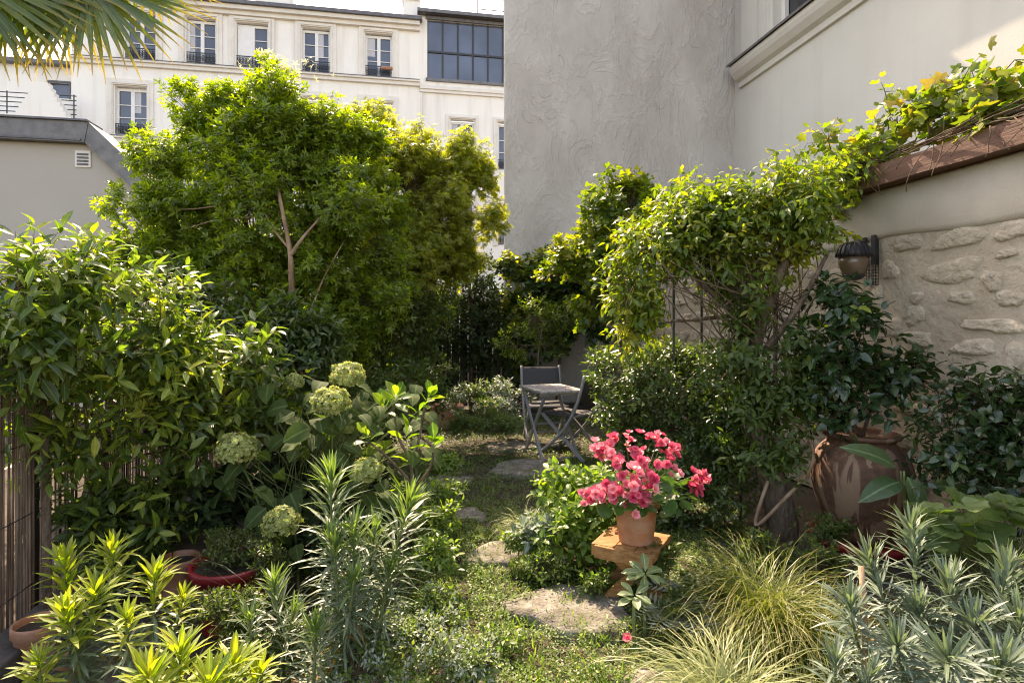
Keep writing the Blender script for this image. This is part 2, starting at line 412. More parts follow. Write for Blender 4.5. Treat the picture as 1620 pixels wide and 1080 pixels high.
def combo(items):
    """items: (template, angle, scale, (ox,oy), tilt)"""
    V, F, RB, LN = [], [], [], []; b = 0
    for t, a, s, off, tilt in items:
        v = t[0] * s
        ct, st = math.cos(tilt), math.sin(tilt)
        v = np.stack([v[:, 0], v[:, 1] * ct - v[:, 2] * st, v[:, 1] * st + v[:, 2] * ct], 1)
        c, sn = math.cos(a), math.sin(a)
        v = np.stack([v[:, 0] * c - v[:, 1] * sn + off[0], v[:, 0] * sn + v[:, 1] * c + off[1], v[:, 2]], 1)
        V.append(v); F += [tuple(i + b for i in f) for f in t[1]]; RB.append(t[2]); LN.append(t[3]); b += len(v)
    return [np.concatenate(V), F, np.concatenate(RB), np.concatenate(LN)]
def fan(n, fr, cup=.15, notch=True, ox=.5):
    """leaf drawn as a polar outline round its middle; fr(angle)->radius; stalk at y=0"""
    V = [(0, ox * .55, -cup * .3)]; RB = [0.3]; LN = [.4]; F = []
    for k in range(n + 1):
        a = -math.pi / 2 + .18 + (2 * math.pi - .36) * k / n
        r = fr(a)
        V.append((math.cos(a) * r, ox + math.sin(a) * r, cup * r * (.6 + .4 * math.sin(a * 5)))); RB.append(1); LN.append(.5 + .5 * math.sin(a))
    for k in range(n): F.append((0, k + 1, k + 2))
    return [np.array(V), F, np.array(RB, float), np.array(LN, float)]
thin = blade(2, .30, 1, .9, .2, .1)
T = {
 'lance': [blade(4, .32, .85, .85, .35, .22, .06), blade(4, .36, .8, .85, .25, .05, .06, .01), blade(4, .30, .9, .9, .45, .34, .06)],
 'ovate': [blade(4, .52, .72, .75, .25, .16, .08), blade(4, .46, .75, .75, .35, .28, .08)],
 'small': [blade(2, .5, .85, .8, .3, .12), blade(2, .44, .9, .8, .1, .0)],
 'small3': [blade(3, .46, .8, .8, .3, .18), blade(3, .40, .85, .8, .2, .05)],
 'obovate': [blade(5, .55, 1.35, .75, .22, .14, .12), blade(5, .5, 1.3, .75, .3, .25, .12)],
 'strap': [blade(4, .165, 1.2, .6, .35, .10), blade(4, .15, 1.15, .6, .4, .30), blade(4, .18, 1.25, .6, .3, -.05), blade(4, .15, 1.1, .6, .3, .5)],
 'needle': [blade(4, .095, 1.0, .5, .35, .10), blade(4, .085, 1.05, .5, .4, .3), blade(4, .10, 1.0, .5, .3, .5), blade(4, .09, 1.0, .5, .3, -.08)],
 'big': [blade(6, .74, .68, .68, .18, .22, .10, .015), blade(6, .68, .7, .68, .25, .35, .10, .02)],
 'paddle': [blade(7, .42, .8, .7, .2, .35, .12, .01)],
}
lf = blade(3, .36, 1.1, .8, .25, .15)
T['tri'] = [combo([(lf, 0, 1, (0, .1), 0), (lf, 1.0, .8, (0, .05), -.1), (lf, -1.0, .8, (0, .05), -.1)]),
            combo([(lf, 0, 1, (0, .1), -.2), (lf, .8, .85, (0, .05), .1), (lf, -.8, .85, (0, .05), -.2)])]
lobe = blade(2, .26, 1, .9, .2, .1)
T['maple'] = [combo([(lobe, a, s, (0, .05), ti) for a, s, ti in ((0, 1, -.1), (.65, .85, 0), (-.65, .85, -.1), (1.35, .6, 0), (-1.35, .6, -.1))]),
              combo([(lobe, a, s, (0, .05), ti) for a, s, ti in ((0, 1, .1), (.7, .8, -.2), (-.6, .85, 0), (1.3, .55, -.1), (-1.4, .55, .1))])]
T['lobed'] = [fan(16, lambda a: .42 + .10 * math.cos(5 * (a - math.pi / 2)) + .03 * math.cos(15 * a), .22), fan(16, lambda a: .42 + .12 * math.cos(3 * (a - math.pi / 2)) + .03 * math.cos(13 * a), .05)]
T['disc'] = [fan(20, lambda a: .5 + .025 * math.cos(11 * a), .12), fan(20, lambda a: .48 + .03 * math.cos(9 * a), .28)]
T['heart'] = [fan(14, lambda a: .46 + .06 * math.sin(a) + .02 * math.cos(9 * a), .1), fan(14, lambda a: .45 + .09 * math.sin(a) + .02 * math.cos(7 * a), .25)]
pet = blade(3, .95, 1.25, .6, .12, -.25, 0, .03)
T['bloom'] = [combo([(pet, k * 2 * math.pi / 5, 1, (0, 0), .30) for k in range(5)] + [(pet, .5 + k * 2 * math.pi / 4, .72, (0, 0), .85) for k in range(4)] + [(pet, .9 + k * 2 * math.pi / 3, .42, (0, 0), 1.2) for k in range(3)]),
              combo([(pet, k * 2 * math.pi / 5 + .3, 1 - .12 * (k % 2), (0, 0), .15 + .15 * (k % 3)) for k in range(5)] + [(pet, k * 2 * math.pi / 4, .66, (0, 0), 1.0) for k in range(4)])]
q4 = blade(2, .9, 1.2, .7, .1, -.1)
T['floret'] = [combo([(q4, k * math.pi / 2, 1, (0, 0), .25) for k in range(4)])]
lw = blade(3, .30, 1.1, .75, .3, .1)
T['wflower'] = [combo([(lw, k * 2 * math.pi / 5, 1, (0, 0), .3) for k in range(5)])]
T['pinna'] = [blade(3, .17, .7, .7, .1, .15)]
T['rosleaf'] = [blade(5, .42, 1.4, .7, .25, .2, .05)]

def soup(groups, name, mat, parent, kind='stuff', rng=RNG):
    """groups: list of (template, O, A, N, S); all joined into one mesh"""
    Vs, RN, RB, LN, LI, LS, LT = [], [], [], [], [], [], []; b = 0; lb = 0
    for tm, O, A, N, S in groups:
        n = len(O)
        if n == 0: continue
        V, F, rb, ln = tm
        side = np.cross(A, N)
        W = O[:, None, :] + S[:, None, None] * (V[None, :, 0:1] * side[:, None, :] + V[None, :, 1:2] * A[:, None, :] + V[None, :, 2:3] * N[:, None, :])
        nv = len(V)
        Vs.append(W.reshape(-1, 3)); RN.append(np.repeat(rng.random(n), nv)); RB.append(np.tile(rb, n)); LN.append(np.tile(ln, n))
        fl = np.concatenate([np.array(f) for f in F]); fs = np.array([len(f) for f in F])
        LI.append((fl[None, :] + (b + np.arange(n) * nv)[:, None]).reshape(-1))
        st = np.concatenate([[0], np.cumsum(fs)[:-1]])
        LS.append((st[None, :] + (lb + np.arange(n) * len(fl))[:, None]).reshape(-1)); LT.append(np.tile(fs, n))
        b += n * nv; lb += n * len(fl)
    me = bpy.data.meshes.new(name)
    if b == 0: return None
    raw_mesh(me, np.concatenate(Vs), np.concatenate(LI), np.concatenate(LS), np.concatenate(LT))
    for nm, arr in (('rnd', RN), ('rib', RB), ('len', LN)):
        at = me.attributes.new(nm, 'FLOAT', 'POINT'); at.data.foreach_set('value', np.concatenate(arr).astype(np.float32))
    return link(name, me, mat, parent, True, kind)
def raw_mesh(me, V, LI, LS, LT):
    me.vertices.add(len(V)); me.vertices.foreach_set('co', V.astype(np.float32).reshape(-1))
    me.loops.add(len(LI)); me.loops.foreach_set('vertex_index', LI.astype(np.int32))
    me.polygons.add(len(LS)); me.polygons.foreach_set('loop_start', LS.astype(np.int32))
    try: me.polygons.foreach_set('loop_total', LT.astype(np.int32))
    except Exception: pass
    me.update(calc_edges=True)
TM = {}
def tmesh(key, i, mat):
    k = (key, i, mat)
    if k not in TM:
        V, F, rb, ln = T[key][i]
        me = bpy.data.meshes.new('leaf_blade'); me.from_pydata([tuple(v) for v in V], [], F)
        for nm, arr in (('rib', rb), ('len', ln)):
            at = me.attributes.new(nm, 'FLOAT', 'POINT'); at.data.foreach_set('value', arr.astype(np.float32))
        me.polygons.foreach_set('use_smooth', [True] * len(me.polygons)); me.materials.append(MATS[mat]); TM[k] = me
    return TM[k]
def put(root, key, mat, O, A, N, S, nparts=0, name='leaf', mass='foliage', rng=RNG):
    """the leaves that show largest become single parts, the rest one joined part"""
    n = len(O); A = norm(A); N = norm(N - A * np.sum(N * A, 1, keepdims=True))
    var = rng.integers(0, len(T[key]), n)
    pick = np.zeros(n, bool)
    if nparts >= n: pick[:] = True
    elif nparts:
        C = O + A * (S * .5)[:, None]; px, py, d = proj(C)
        view = norm(C - np.array([0, 0, EYE]))
        area = S ** 2 * (np.abs(np.sum(N * view, 1)) + .15) / np.maximum(d, .3) ** 2
        inside = (px > -20) & (px < 1640) & (py > -20) & (py < 1100)
        cell = np.maximum(6, np.median(S / np.maximum(d, .3)) * FPX * .4)
        key2 = (np.floor(px / cell) * 100000 + np.floor(py / cell)).astype(np.int64)
        order = np.argsort(d); seen = set(); front = np.zeros(n, bool)
        for i in order:
            if key2[i] not in seen: seen.add(key2[i]); front[i] = True
        score = area * np.where(inside, 1, 1e-4) * np.where(front, 1, .05)
        pick[np.argsort(-score)[:nparts]] = True
    for i in np.nonzero(pick)[0]:
        s = np.cross(A[i], N[i])
        M = Matrix(((s[0], A[i][0], N[i][0], O[i][0]), (s[1], A[i][1], N[i][1], O[i][1]), (s[2], A[i][2], N[i][2], O[i][2]), (0, 0, 0, 1))) @ Matrix.Scale(float(S[i]), 4)
        o = bpy.data.objects.new(name, tmesh(key, int(var[i]), mat)); COL.objects.link(o); adopt(o, root); o.matrix_basis = M
    rest = ~pick
    if rest.any():
        return soup([(T[key][v], O[rest & (var == v)], A[rest & (var == v)], N[rest & (var == v)], S[rest & (var == v)]) for v in range(len(T[key]))], mass, mat, root)

def sticks(P0, P1, r0, r1):
    n = len(P0); D = norm(P1 - P0)
    up = np.where(np.abs(D[:, 2:3]) > .9, np.array([[1., 0, 0]]), np.array([[0., 0, 1]]))
    u = norm(np.cross(D, up)); v = np.cross(D, u)
    ring = []
    r0 = np.broadcast_to(np.asarray(r0, float), (n,)); r1 = np.broadcast_to(np.asarray(r1, float), (n,))
    for Pp, r in ((P0, r0), (P1, r1)):
        for k in range(3):
            a = 2 * math.pi * k / 3
            ring.append(Pp + (u * math.cos(a) + v * math.sin(a)) * r[:, None])
    V = np.stack(ring, 1).reshape(-1, 3)
    fq = np.array([[0, 1, 4, 3], [1, 2, 5, 4], [2, 0, 3, 5]])
    LI = (fq.reshape(-1)[None] + (np.arange(n) * 6)[:, None]).reshape(-1)
    return V, LI, np.arange(n * 3) * 4, np.full(n * 3, 4)
def stick_part(root, P0, P1, r0, r1, name='twigs', mat='twig'):
    me = bpy.data.meshes.new(name); raw_mesh(me, *sticks(P0, P1, r0, r1))
    return link(name, me, mat, root, True, 'stuff')

def twigs(P0, D, k, L, ll, tilt=(35, 80), droop=.15, jit=.25, var=.22, upmix=.5, opposite=False, rng=RNG):
    n = len(P0); i = np.arange(k)[None, :]
    D = norm(D); ref = np.where(np.abs(D[:, 2:3]) > .9, np.array([[1., 0, 0]]), np.array([[0., 0, 1]]))
    u = norm(np.cross(D, ref)); v = np.cross(D, u)
    ang = rng.random((n, 1)) * 6.28 + (i * 2.399 if not opposite else (i // 2) * 1.57 + (i % 2) * math.pi)
    frac = (i + .5) / k
    O = P0[:, None, :] + D[:, None, :] * (L * frac * (1 + 0 * ang))[:, :, None]
    rad = np.cos(ang)[..., None] * u[:, None, :] + np.sin(ang)[..., None] * v[:, None, :]
    tl = np.radians(tilt[1] + (tilt[0] - tilt[1]) * frac + rng.normal(0, 9, ang.shape))
    A = D[:, None, :] * np.cos(tl)[..., None] + rad * np.sin(tl)[..., None]
    A[..., 2] -= droop; A += rng.normal(0, jit * .5, A.shape); A = norm(A)
    N = D[:, None, :] * (1 - upmix) + np.array([0, 0, 1.0]) * upmix + rng.normal(0, jit, A.shape)
    S = ll * np.clip(1 + var * rng.normal(0, 1, ang.shape), .5, 1.6) * (1 - .25 * np.abs(frac - .45))
    return O.reshape(-1, 3), A.reshape(-1, 3), N.reshape(-1, 3), S.reshape(-1)

def lump(p, seed=0.0, wl=.35):
    k = 6.28 / wl
    return (np.sin(p[:, 0] * k + seed) + np.sin(p[:, 1] * k * 1.1 + 1.7 * seed) + np.sin(p[:, 2] * k * .9 + 2.3 * seed)
            + .7 * np.sin((p[:, 0] + p[:, 2]) * k * 1.9 + seed) + .7 * np.sin((p[:, 1] - p[:, 2]) * k * 2.1 + seed))
def crown(blobs, n, fill=.35, gaps=.25, wl=.5, rng=RNG):
    """n points in the union of ellipsoids (centre, rx, ry, rz), mostly near their skins; returns points, outward, blob index"""
    big = blobs; blobs = []; own = []
    for j, b in enumerate(big):
        for _ in range(9):
            u = norm(rng.normal(0, 1, (1, 3)))[0]; q = rng.uniform(.25, .95); f = rng.uniform(.22, .52)
            blobs.append((b[0] + u * q * np.array(b[1:4]), b[1] * f, b[2] * f, b[3] * f)); own.append(j)
    own = np.array(own)
    w = np.array([(b[1] * b[2] * b[3]) ** (2 / 3) for b in blobs]); w /= w.sum()
    m = int(n * 1.6)
    bi = rng.choice(len(blobs), m, p=w)
    u = norm(rng.normal(0, 1, (m, 3)))
    r = np.where(rng.random(m) < fill, rng.random(m) ** .5, .80 + .30 * rng.random(m) + .35 * rng.random(m) ** 6)
    C = np.array([b[0] for b in blobs])[bi]; RR = np.array([b[1:4] for b in blobs])[bi]
    pts = C + u * RR * r[:, None]
    g = lump(pts, rng.random() * 6, wl)
    keep = np.argsort(-(g + rng.normal(0, .8, m)))[:int(m * (1 - gaps))] if gaps else np.arange(m)
    keep = rng.permutation(keep)[:n]
    out = norm(u / RR)
    ro = np.array([b[1:4] for b in big])[own[bi]]; co = np.array([b[0] for b in big])[own[bi]]
    out = norm(out * .55 + norm((pts - co) / ro))
    return pts[keep], out[keep], own[bi][keep]
def Bl(px, py, d, rp, fy=1.0, fz=1.0):
    r = rp / FPX * d
    return (np.array(P(px, py, d)), r, r * fy, r * fz)

def wig(a, b, n=6, amp=.05, sag=0.0):
    a = Vector(a); b = Vector(b); out = []
    L = (b - a).length
    off = Vector((random.uniform(-1, 1), random.uniform(-1, 1), random.uniform(-.4, .4))) * amp * L
    for i in range(n + 1):
        t = i / n; p = a.lerp(b, t)
        s = math.sin(math.pi * t)
        out.append(p + off * s + Vector((random.uniform(-1, 1), random.uniform(-1, 1), random.uniform(-1, 1))) * amp * .25 * L * (s > .01) + Vector((0, 0, sag * s)))
    return out

def shrub(name, label, cat, base, blobs, n, k, L, ll, key, mat, trunks=(), bark='bark', nparts=0, tilt=(35, 80), droop=.15, up=.45, fill=.35, gaps=.25, wl=.5,
          upmix=.5, group=None, twig_r=.003, opposite=False, trunk_r=.03, jit=.25, zmin=.03, limbs=True, tip_mat=None, tip_frac=.0, xmax=None, ymax=None):
    root = thing(name, label, cat, base, group)
    base = Vector(base)
    pts, out, bi = crown(blobs, n, fill, gaps, wl)
    ok = pts[:, 2] > zmin
    if xmax is not None: ok &= pts[:, 0] < xmax
    if ymax is not None: ok &= pts[:, 1] < ymax
    pts, out, bi = pts[ok], out[ok], bi[ok]
    D = norm(out * .75 + np.array([0, 0, up]) + RNG.normal(0, .35, out.shape))
    nodes = []
    for tr, r in trunks:
        mb = MB(); m = len(tr)
        rr = [r * (1 - .65 * i / max(1, m - 1)) for i in range(m)]
        fine, fr = smooth_path(tr, rr)
        mb.tube(fine, fr, 9, True, .12); mb.build('trunk', bark, root, True)
        nodes += fine[len(fine) // 3:]
    if not nodes: nodes = [base]
    if limbs:
        mb = MB()
        for c, rx, ry, rz in blobs:
            c = Vector(c); q = min(nodes, key=lambda p: (p - c).length + .6 * max(0, p.z - c.z))
            w = wig(q, c, 6, .07); mb.tube(w, [trunk_r * (1 - .7 * i / 6) for i in range(7)], 6)
        mb.build('branches', bark, root, True, 'stuff')
    C = np.array([b[0] for b in blobs])[bi]
    sub = RNG.random(len(pts)) < .3
    mid = C + (pts - C) * RNG.uniform(.05, .5, (len(pts), 1)) - np.array([0, 0, .04])
    P0 = np.concatenate([pts - D * L * .25, mid[sub]]); P1 = np.concatenate([pts + D * L * .9, pts[sub]])
    stick_part(root, P0, P1, np.concatenate([np.full(len(pts), twig_r * .7), np.full(sub.sum(), twig_r * 1.3)]), np.concatenate([np.full(len(pts), twig_r * .35), np.full(sub.sum(), twig_r * .7)]))
    if tip_mat:
        hi = RNG.random(len(pts)) < np.clip((lump(pts, 2.0, wl * 1.7) * .25 + tip_frac), 0, 1)
        O, A, N, S = twigs(pts[hi], D[hi], k, L, ll, tilt, droop, jit, .22, upmix, opposite)
        put(root, key, tip_mat, O, A, N, S, nparts // 3, mass='young_or_lit_foliage')
        pts, D = pts[~hi], D[~hi]; nparts -= nparts // 3
    O, A, N, S = twigs(pts, D, k, L, ll, tilt, droop, jit, .22, upmix, opposite)
    put(root, key, mat, O, A, N, S, nparts)
    return root
def smooth_path(pts, rad, sub=5):
    pts = [Vector(p) for p in pts]
    if len(pts) < 3: return pts, rad
    out, ro = [], []
    for i in range(len(pts) - 1):
        p0, p1, p2, p3 = pts[max(0, i - 1)], pts[i], pts[i + 1], pts[min(len(pts) - 1, i + 2)]
        for k in range(sub):
            t = k / sub
            out.append(.5 * ((2 * p1) + (p2 - p0) * t + (2 * p0 - 5 * p1 + 4 * p2 - p3) * t * t + (3 * p1 - p0 - 3 * p2 + p3) * t ** 3))
            ro.append(rad[i] * (1 - t) + rad[i + 1] * t)
    out.append(pts[-1]); ro.append(rad[-1])
    return out, ro

# ================================================================== THE SETTING
def ground():
    xs = np.unique(np.concatenate([np.linspace(-120, -6, 14), np.linspace(-6, 8, 90), np.linspace(8, 120, 14)]))
    ys = np.unique(np.concatenate([np.linspace(-60, -1, 8), np.linspace(-1, 12, 90), np.linspace(12, 160, 14)]))
    X, Y = np.meshgrid(xs, ys)
    near = np.clip(1 - np.maximum(np.abs(X - 1) - 4, 0), 0, 1) * np.clip(1 - np.maximum(np.abs(Y - 5) - 5, 0), 0, 1)
    Z = near * (.012 * np.sin(X * 5.1 + 1.3 * np.sin(Y * 3)) + .012 * np.sin(Y * 6.3 + X * 2) + .006 * np.sin(X * 17 + Y * 13)) - .01
    V = np.stack([X, Y, Z], -1).reshape(-1, 3); nx = len(xs); ny = len(ys)
    i, j = np.meshgrid(np.arange(nx - 1), np.arange(ny - 1)); a = (j * nx + i).reshape(-1)
    LI = np.stack([a, a + 1, a + nx + 1, a + nx], 1).reshape(-1)
    me = bpy.data.meshes.new('ground'); raw_mesh(me, V, LI, np.arange(len(a)) * 4, np.full(len(a), 4))
    link('ground', me, 'soil', None, True, 'structure')
ground()

# ------------------------------------------------------------------ street building behind the garden
FY = 24.0
def fx(px): return on_y(px, 505, FY).x
def casement(root, x0, x1, z0, z1, rail=True, blind=None, surround=.26, glass_m='pane_glass'):
    w = x1 - x0; h = z1 - z0
    mb = MB(); s = surround
    mb.box(x0 - s, x0 - .04, FY - .07, FY + .02, z0 - .02, z1 + s); mb.box(x1 + .04, x1 + s, FY - .07, FY + .02, z0 - .02, z1 + s)
    mb.box(x0 - .04, x1 + .04, FY - .07, FY + .02, z1 + .03, z1 + s)
    mb.box(x0 - s * .45, x0 - .07, FY - .10, FY - .071, z0, z1 + s * .6); mb.box(x1 + .07, x1 + s * .45, FY - .10, FY - .071, z0, z1 + s * .6); mb.box(x0 - .07, x1 + .07, FY - .10, FY - .071, z1 + .07, z1 + s * .6)
    win = mb.build('window', 'cream_trim', root)
    fr = MB(); yb = FY + .17
    fr.box(x0, x0 + .07, yb, yb + .06, z0, z1 - .14); fr.box(x1 - .07, x1, yb, yb + .06, z0, z1 - .14); fr.box(x0, x1, yb - .004, yb + .064, z1 - .14, z1 - .04); fr.box(x0 + .07, x1 - .07, yb, yb + .06, z0, z0 + .09)
    xm = (x0 + x1) / 2; fr.box(xm - .065, xm + .065, yb - .01, yb + .05, z0 + .09, z1 - .14)
    for f in (.42, .70):
        zz = z0 + f * h * .92; fr.box(x0 + .07, xm - .065, yb + .005, yb + .04, zz - .015, zz + .015); fr.box(xm + .065, x1 - .07, yb + .005, yb + .04, zz - .015, zz + .015)
    fr.build('frame', 'white_paint', win)
    for a, b in ((x0 + .07, xm - .065), (xm + .065, x1 - .07)):
        MB().box(a, b, yb + .045, yb + .055, z0 + .09, z1 - .14).build('pane', glass_m, win)
        if random.random() < .45: MB().box(a, a + (b - a) * random.uniform(.35, 1), yb + .036, yb + .044, z0 + .09 + random.choice((0, .7, .9)) * h * .5, z1 - .14).build('curtain', 'curtain', win)
    if blind:
        a, b = blind; MB().box(x0 + w * a, x0 + w * b, yb - .05, yb - .015, z0 + .1, z1 - .12).build('shutter', 'white_paint', win)
    if rail:
        g = MB(); y = FY + .03
        g.box(x0, x1, y - .015, y + .015, z0 + .42, z0 + .45); g.box(x0, x1, y - .012, y + .012, z0 + .06, z0 + .085)
        n = max(5, int(w / .11))
        for i in range(n + 1):
            x = x0 + w * i / n; g.box(x - .008, x + .008, y - .01, y + .01, z0 + .085, z0 + .42)
            if i < n:
                c = x + w / n / 2; r = w / n * .46
                g.tube([(c + r * math.cos(t * .785), y, z0 + .25 + .13 * math.sin(t * .785)) for t in range(9)], .010, 4, False)
                g.tube([(c + r * .5 * math.cos(t * .785), y, z0 + .25 + .05 * math.sin(t * .785)) for t in range(9)], .010, 4, False)
        g.build('railing', 'iron', win)
    return win

def wall_with_holes(mb, x0, x1, z0, z1, holes, y, depth=.22):
    """front face pierced by rectangles, with reveals; holes (a,b,c,d)=x0,x1,z0,z1"""
    xs = sorted({x0, x1, *[h[0] for h in holes], *[h[1] for h in holes]}); zs = sorted({z0, z1, *[h[2] for h in holes], *[h[3] for h in holes]})
    for i in range(len(xs) - 1):
        for j in range(len(zs) - 1):
            cx, cz = (xs[i] + xs[i + 1]) / 2, (zs[j] + zs[j + 1]) / 2
            if any(h[0] < cx < h[1] and h[2] < cz < h[3] for h in holes): continue
            b = len(mb.v); mb.v += [(xs[i], y, zs[j]), (xs[i + 1], y, zs[j]), (xs[i + 1], y, zs[j + 1]), (xs[i], y, zs[j + 1])]; mb.f.append((b, b + 1, b + 2, b + 3))
    for a, c, e, f in holes:
        for q in (((a, y, e), (a, y + depth, e), (a, y + depth, f), (a, y, f)), ((c, y, e), (c, y, f), (c, y + depth, f), (c, y + depth, e)),
                  ((a, y, e), (c, y, e), (c, y + depth, e), (a, y + depth, e)), ((a, y, f), (a, y + depth, f), (c, y + depth, f), (c, y, f)),
                  ((a, y + depth + .03, e), (c, y + depth + .03, e), (c, y + depth + .03, f), (a, y + depth + .03, f))):
            b = len(mb.v); mb.v += list(q); mb.f.append((b, b + 1, b + 2, b + 3))

def street_block():
    X0, X1 = fx(113), fx(664)
    root = thing('apartment_building', 'long cream apartment block with iron window rails and grey roof edge', 'building', ((X0 + X1) / 2, FY + 4, 0))
    cols = [165, 222, 318, 399, 500, 599]
    holes = []; rows = ((11.42, 13.2), (8.48, 10.36), (5.6, 7.45))
    spec = []
    for ri, (a, b) in enumerate(rows):
        for ci, px in enumerate(cols):
            if ri == 0 and ci == 0: continue
            if ri >= 1 and ci == 1: px = 207
            if ri >= 1 and ci == 0: continue
            w = (.53 if ri == 0 else .55) + (.06 if ci == 3 else 0); x = fx(px)
            holes.append((x - w, x + w, a, b)); spec.append((x - w, x + w, a, b, ri, ci))
    mb = MB(); wall_with_holes(mb, X0, X1, 0, 13.55, holes, FY)
    b = len(mb.v)
    mb.v += [(X0, FY, 0), (X0, FY + 9, 0), (X0, FY + 9, 13.55), (X0, FY, 13.55)]; mb.f.append((b, b + 1, b + 2, b + 3))
    mb.build('wall', 'cream', root)
    for x0, x1, a, c, ri, ci in spec:
        casement(root, x0, x1, a, c, rail=not (ri == 1 and ci in (4, 5)), blind=(.02, .55) if (ri == 0 and ci == 3) else None)
    for z, d1 in ((11.26, .2), (8.33, .2), (5.45, .16)):
        m = MB(); m.box(X0 - .02, X1, FY - d1, FY - .002, z, z + .07); m.box(X0 - .01, X1, FY - d1 * .6, FY - .002, z - .14, z); m.build('string_course', 'cream_trim', root)
        MB().box(X0 - .03, X1, FY - d1 - .02, FY - .003, z + .071, z + .095).build('lead_flashing', 'slate', root)
    m = MB(); m.box(X0 - .1, X1, FY - .30, FY - .003, 13.56, 13.72); m.box(X0 - .05, X1, FY - .16, FY - .003, 13.40, 13.56); m.build('cornice', 'cream_trim', root)
    m = MB(); m.box(X0 - .15, X1 + .1, FY - .42, FY - .1, 13.722, 13.86)
    m.prism([(FY - .4, 13.861), (FY + 4.5, 15.0), (FY + 9, 13.861)], 0, X0 - .15, X1 + .1); m.build('roof', 'slate', root)
    c = MB(); a = fx(436); c.box(a - .9, a + .55, FY + .5, FY + 1.3, 13.9, 15.3); c.prism([(a - .95, 15.3), (a + .6, 15.3), (a + .2, 15.75), (a - .5, 15.75)], 1, FY + .45, FY + 1.35); c.build('chimney', 'cream', root)
    c = MB(); a = fx(652); c.box(a - .36, a + .34, FY + .3, FY + .9, 13.9, 14.85); c.prism([(a - .42, 14.85), (a + .36, 14.85), (a + .36, 14.95), (a - .12, 15.25), (a - .42, 15.15)], 1, FY + .25, FY + .95); c.build('chimney', 'cream', root)
    p = MB(); a = fx(433); p.tube([(a, FY - .09, 0), (a, FY - .09, 13.3)], .06, 8); p.build('downpipe', 'cream_trim', root)
    g = MB(); xg = fx(612); g.tube([(xg - .22, FY - .0, 11.80), (xg + .22, FY - .0, 11.80)], .07, 8)
    g.build('flower_box', 'terracotta', root)
street_block()

def studio_block():
    X0, X1 = fx(664), fx(905)
    root = thing('studio_building', 'cream house with large dark steel studio window under its eaves', 'building', ((X0 + X1) / 2, FY + 4, 0))
    holes = [(fx(713), fx(750), 7.82, 9.85), (fx(788), fx(825), 7.82, 9.85), (fx(713), fx(750), 4.6, 6.5), (fx(788), fx(825), 4.6, 6.5)]
    sx0, sx1 = fx(676), fx(842)
    mb = MB(); wall_with_holes(mb, X0 + .002, X1, 0, 14.1, holes + [(sx0, sx1, 11.5, 13.95)], FY)
    mb.build('wall', 'cream', root)
    for h in holes: casement(root, *h, surround=.2)
    win = MB(); win.box(sx0 - .06, sx1 + .06, FY - .08, FY - .003, 11.38, 11.5); win.box(sx0 - .06, sx1 + .06, FY - .08, FY - .003, 13.95, 14.08)
    w = win.build('studio_window', 'zinc', root)
    n = 7; fr = MB()
    for i in range(n + 1):
        x = sx0 + (sx1 - sx0) * i / n; fr.box(x - .035, x + .035, FY + .04, FY + .12, 11.5, 13.95)
    fr.box(sx0, sx1, FY + .03, FY + .11, 12.60, 12.68)
    fr.build('frame', 'iron', w)
    for i in range(n):
        a = sx0 + (sx1 - sx0) * i / n + .036; b = sx0 + (sx1 - sx0) * (i + 1) / n - .036
        for z0, z1 in ((11.51, 12.59), (12.69, 13.94)):
            o = MB().box(a, b, FY + .075, FY + .085, z0, z1).build('pane', 'atelier_glass', w)
    m = MB(); m.box(X0, X1, FY - .14, FY - .003, 11.02, 11.16); m.box(X0, X1, FY - .09, FY - .003, 10.9, 11.02); m.build('string_course', 'cream_trim', root)
    m = MB(); m.box(X0 - .1, X1, FY - .35, FY - .003, 14.1, 14.24); m.prism([(FY - .3, 14.241), (FY + 4, 15.1), (FY + 8, 14.241)], 0, X0, X1); m.build('roof', 'zinc', root)
    g = MB(); a, b = fx(757), fx(840)
    for x in (a, (a + b) / 2, b): g.tube([(x, FY + .3, 14.3), (x, FY + .3, 15.25)], .025, 5)
    for z in (14.75, 15.25): g.tube([(a, FY + .3, z), (b, FY + .3, z)], .022, 5)
    g.build('roof_railing', 'iron', root)
    p = MB(); p.tube([(X0 + .06, FY - .07, 0), (X0 + .06, FY - .07, 10.85)], .05, 8); p.build('downpipe', 'cream_trim', root)
studio_block()

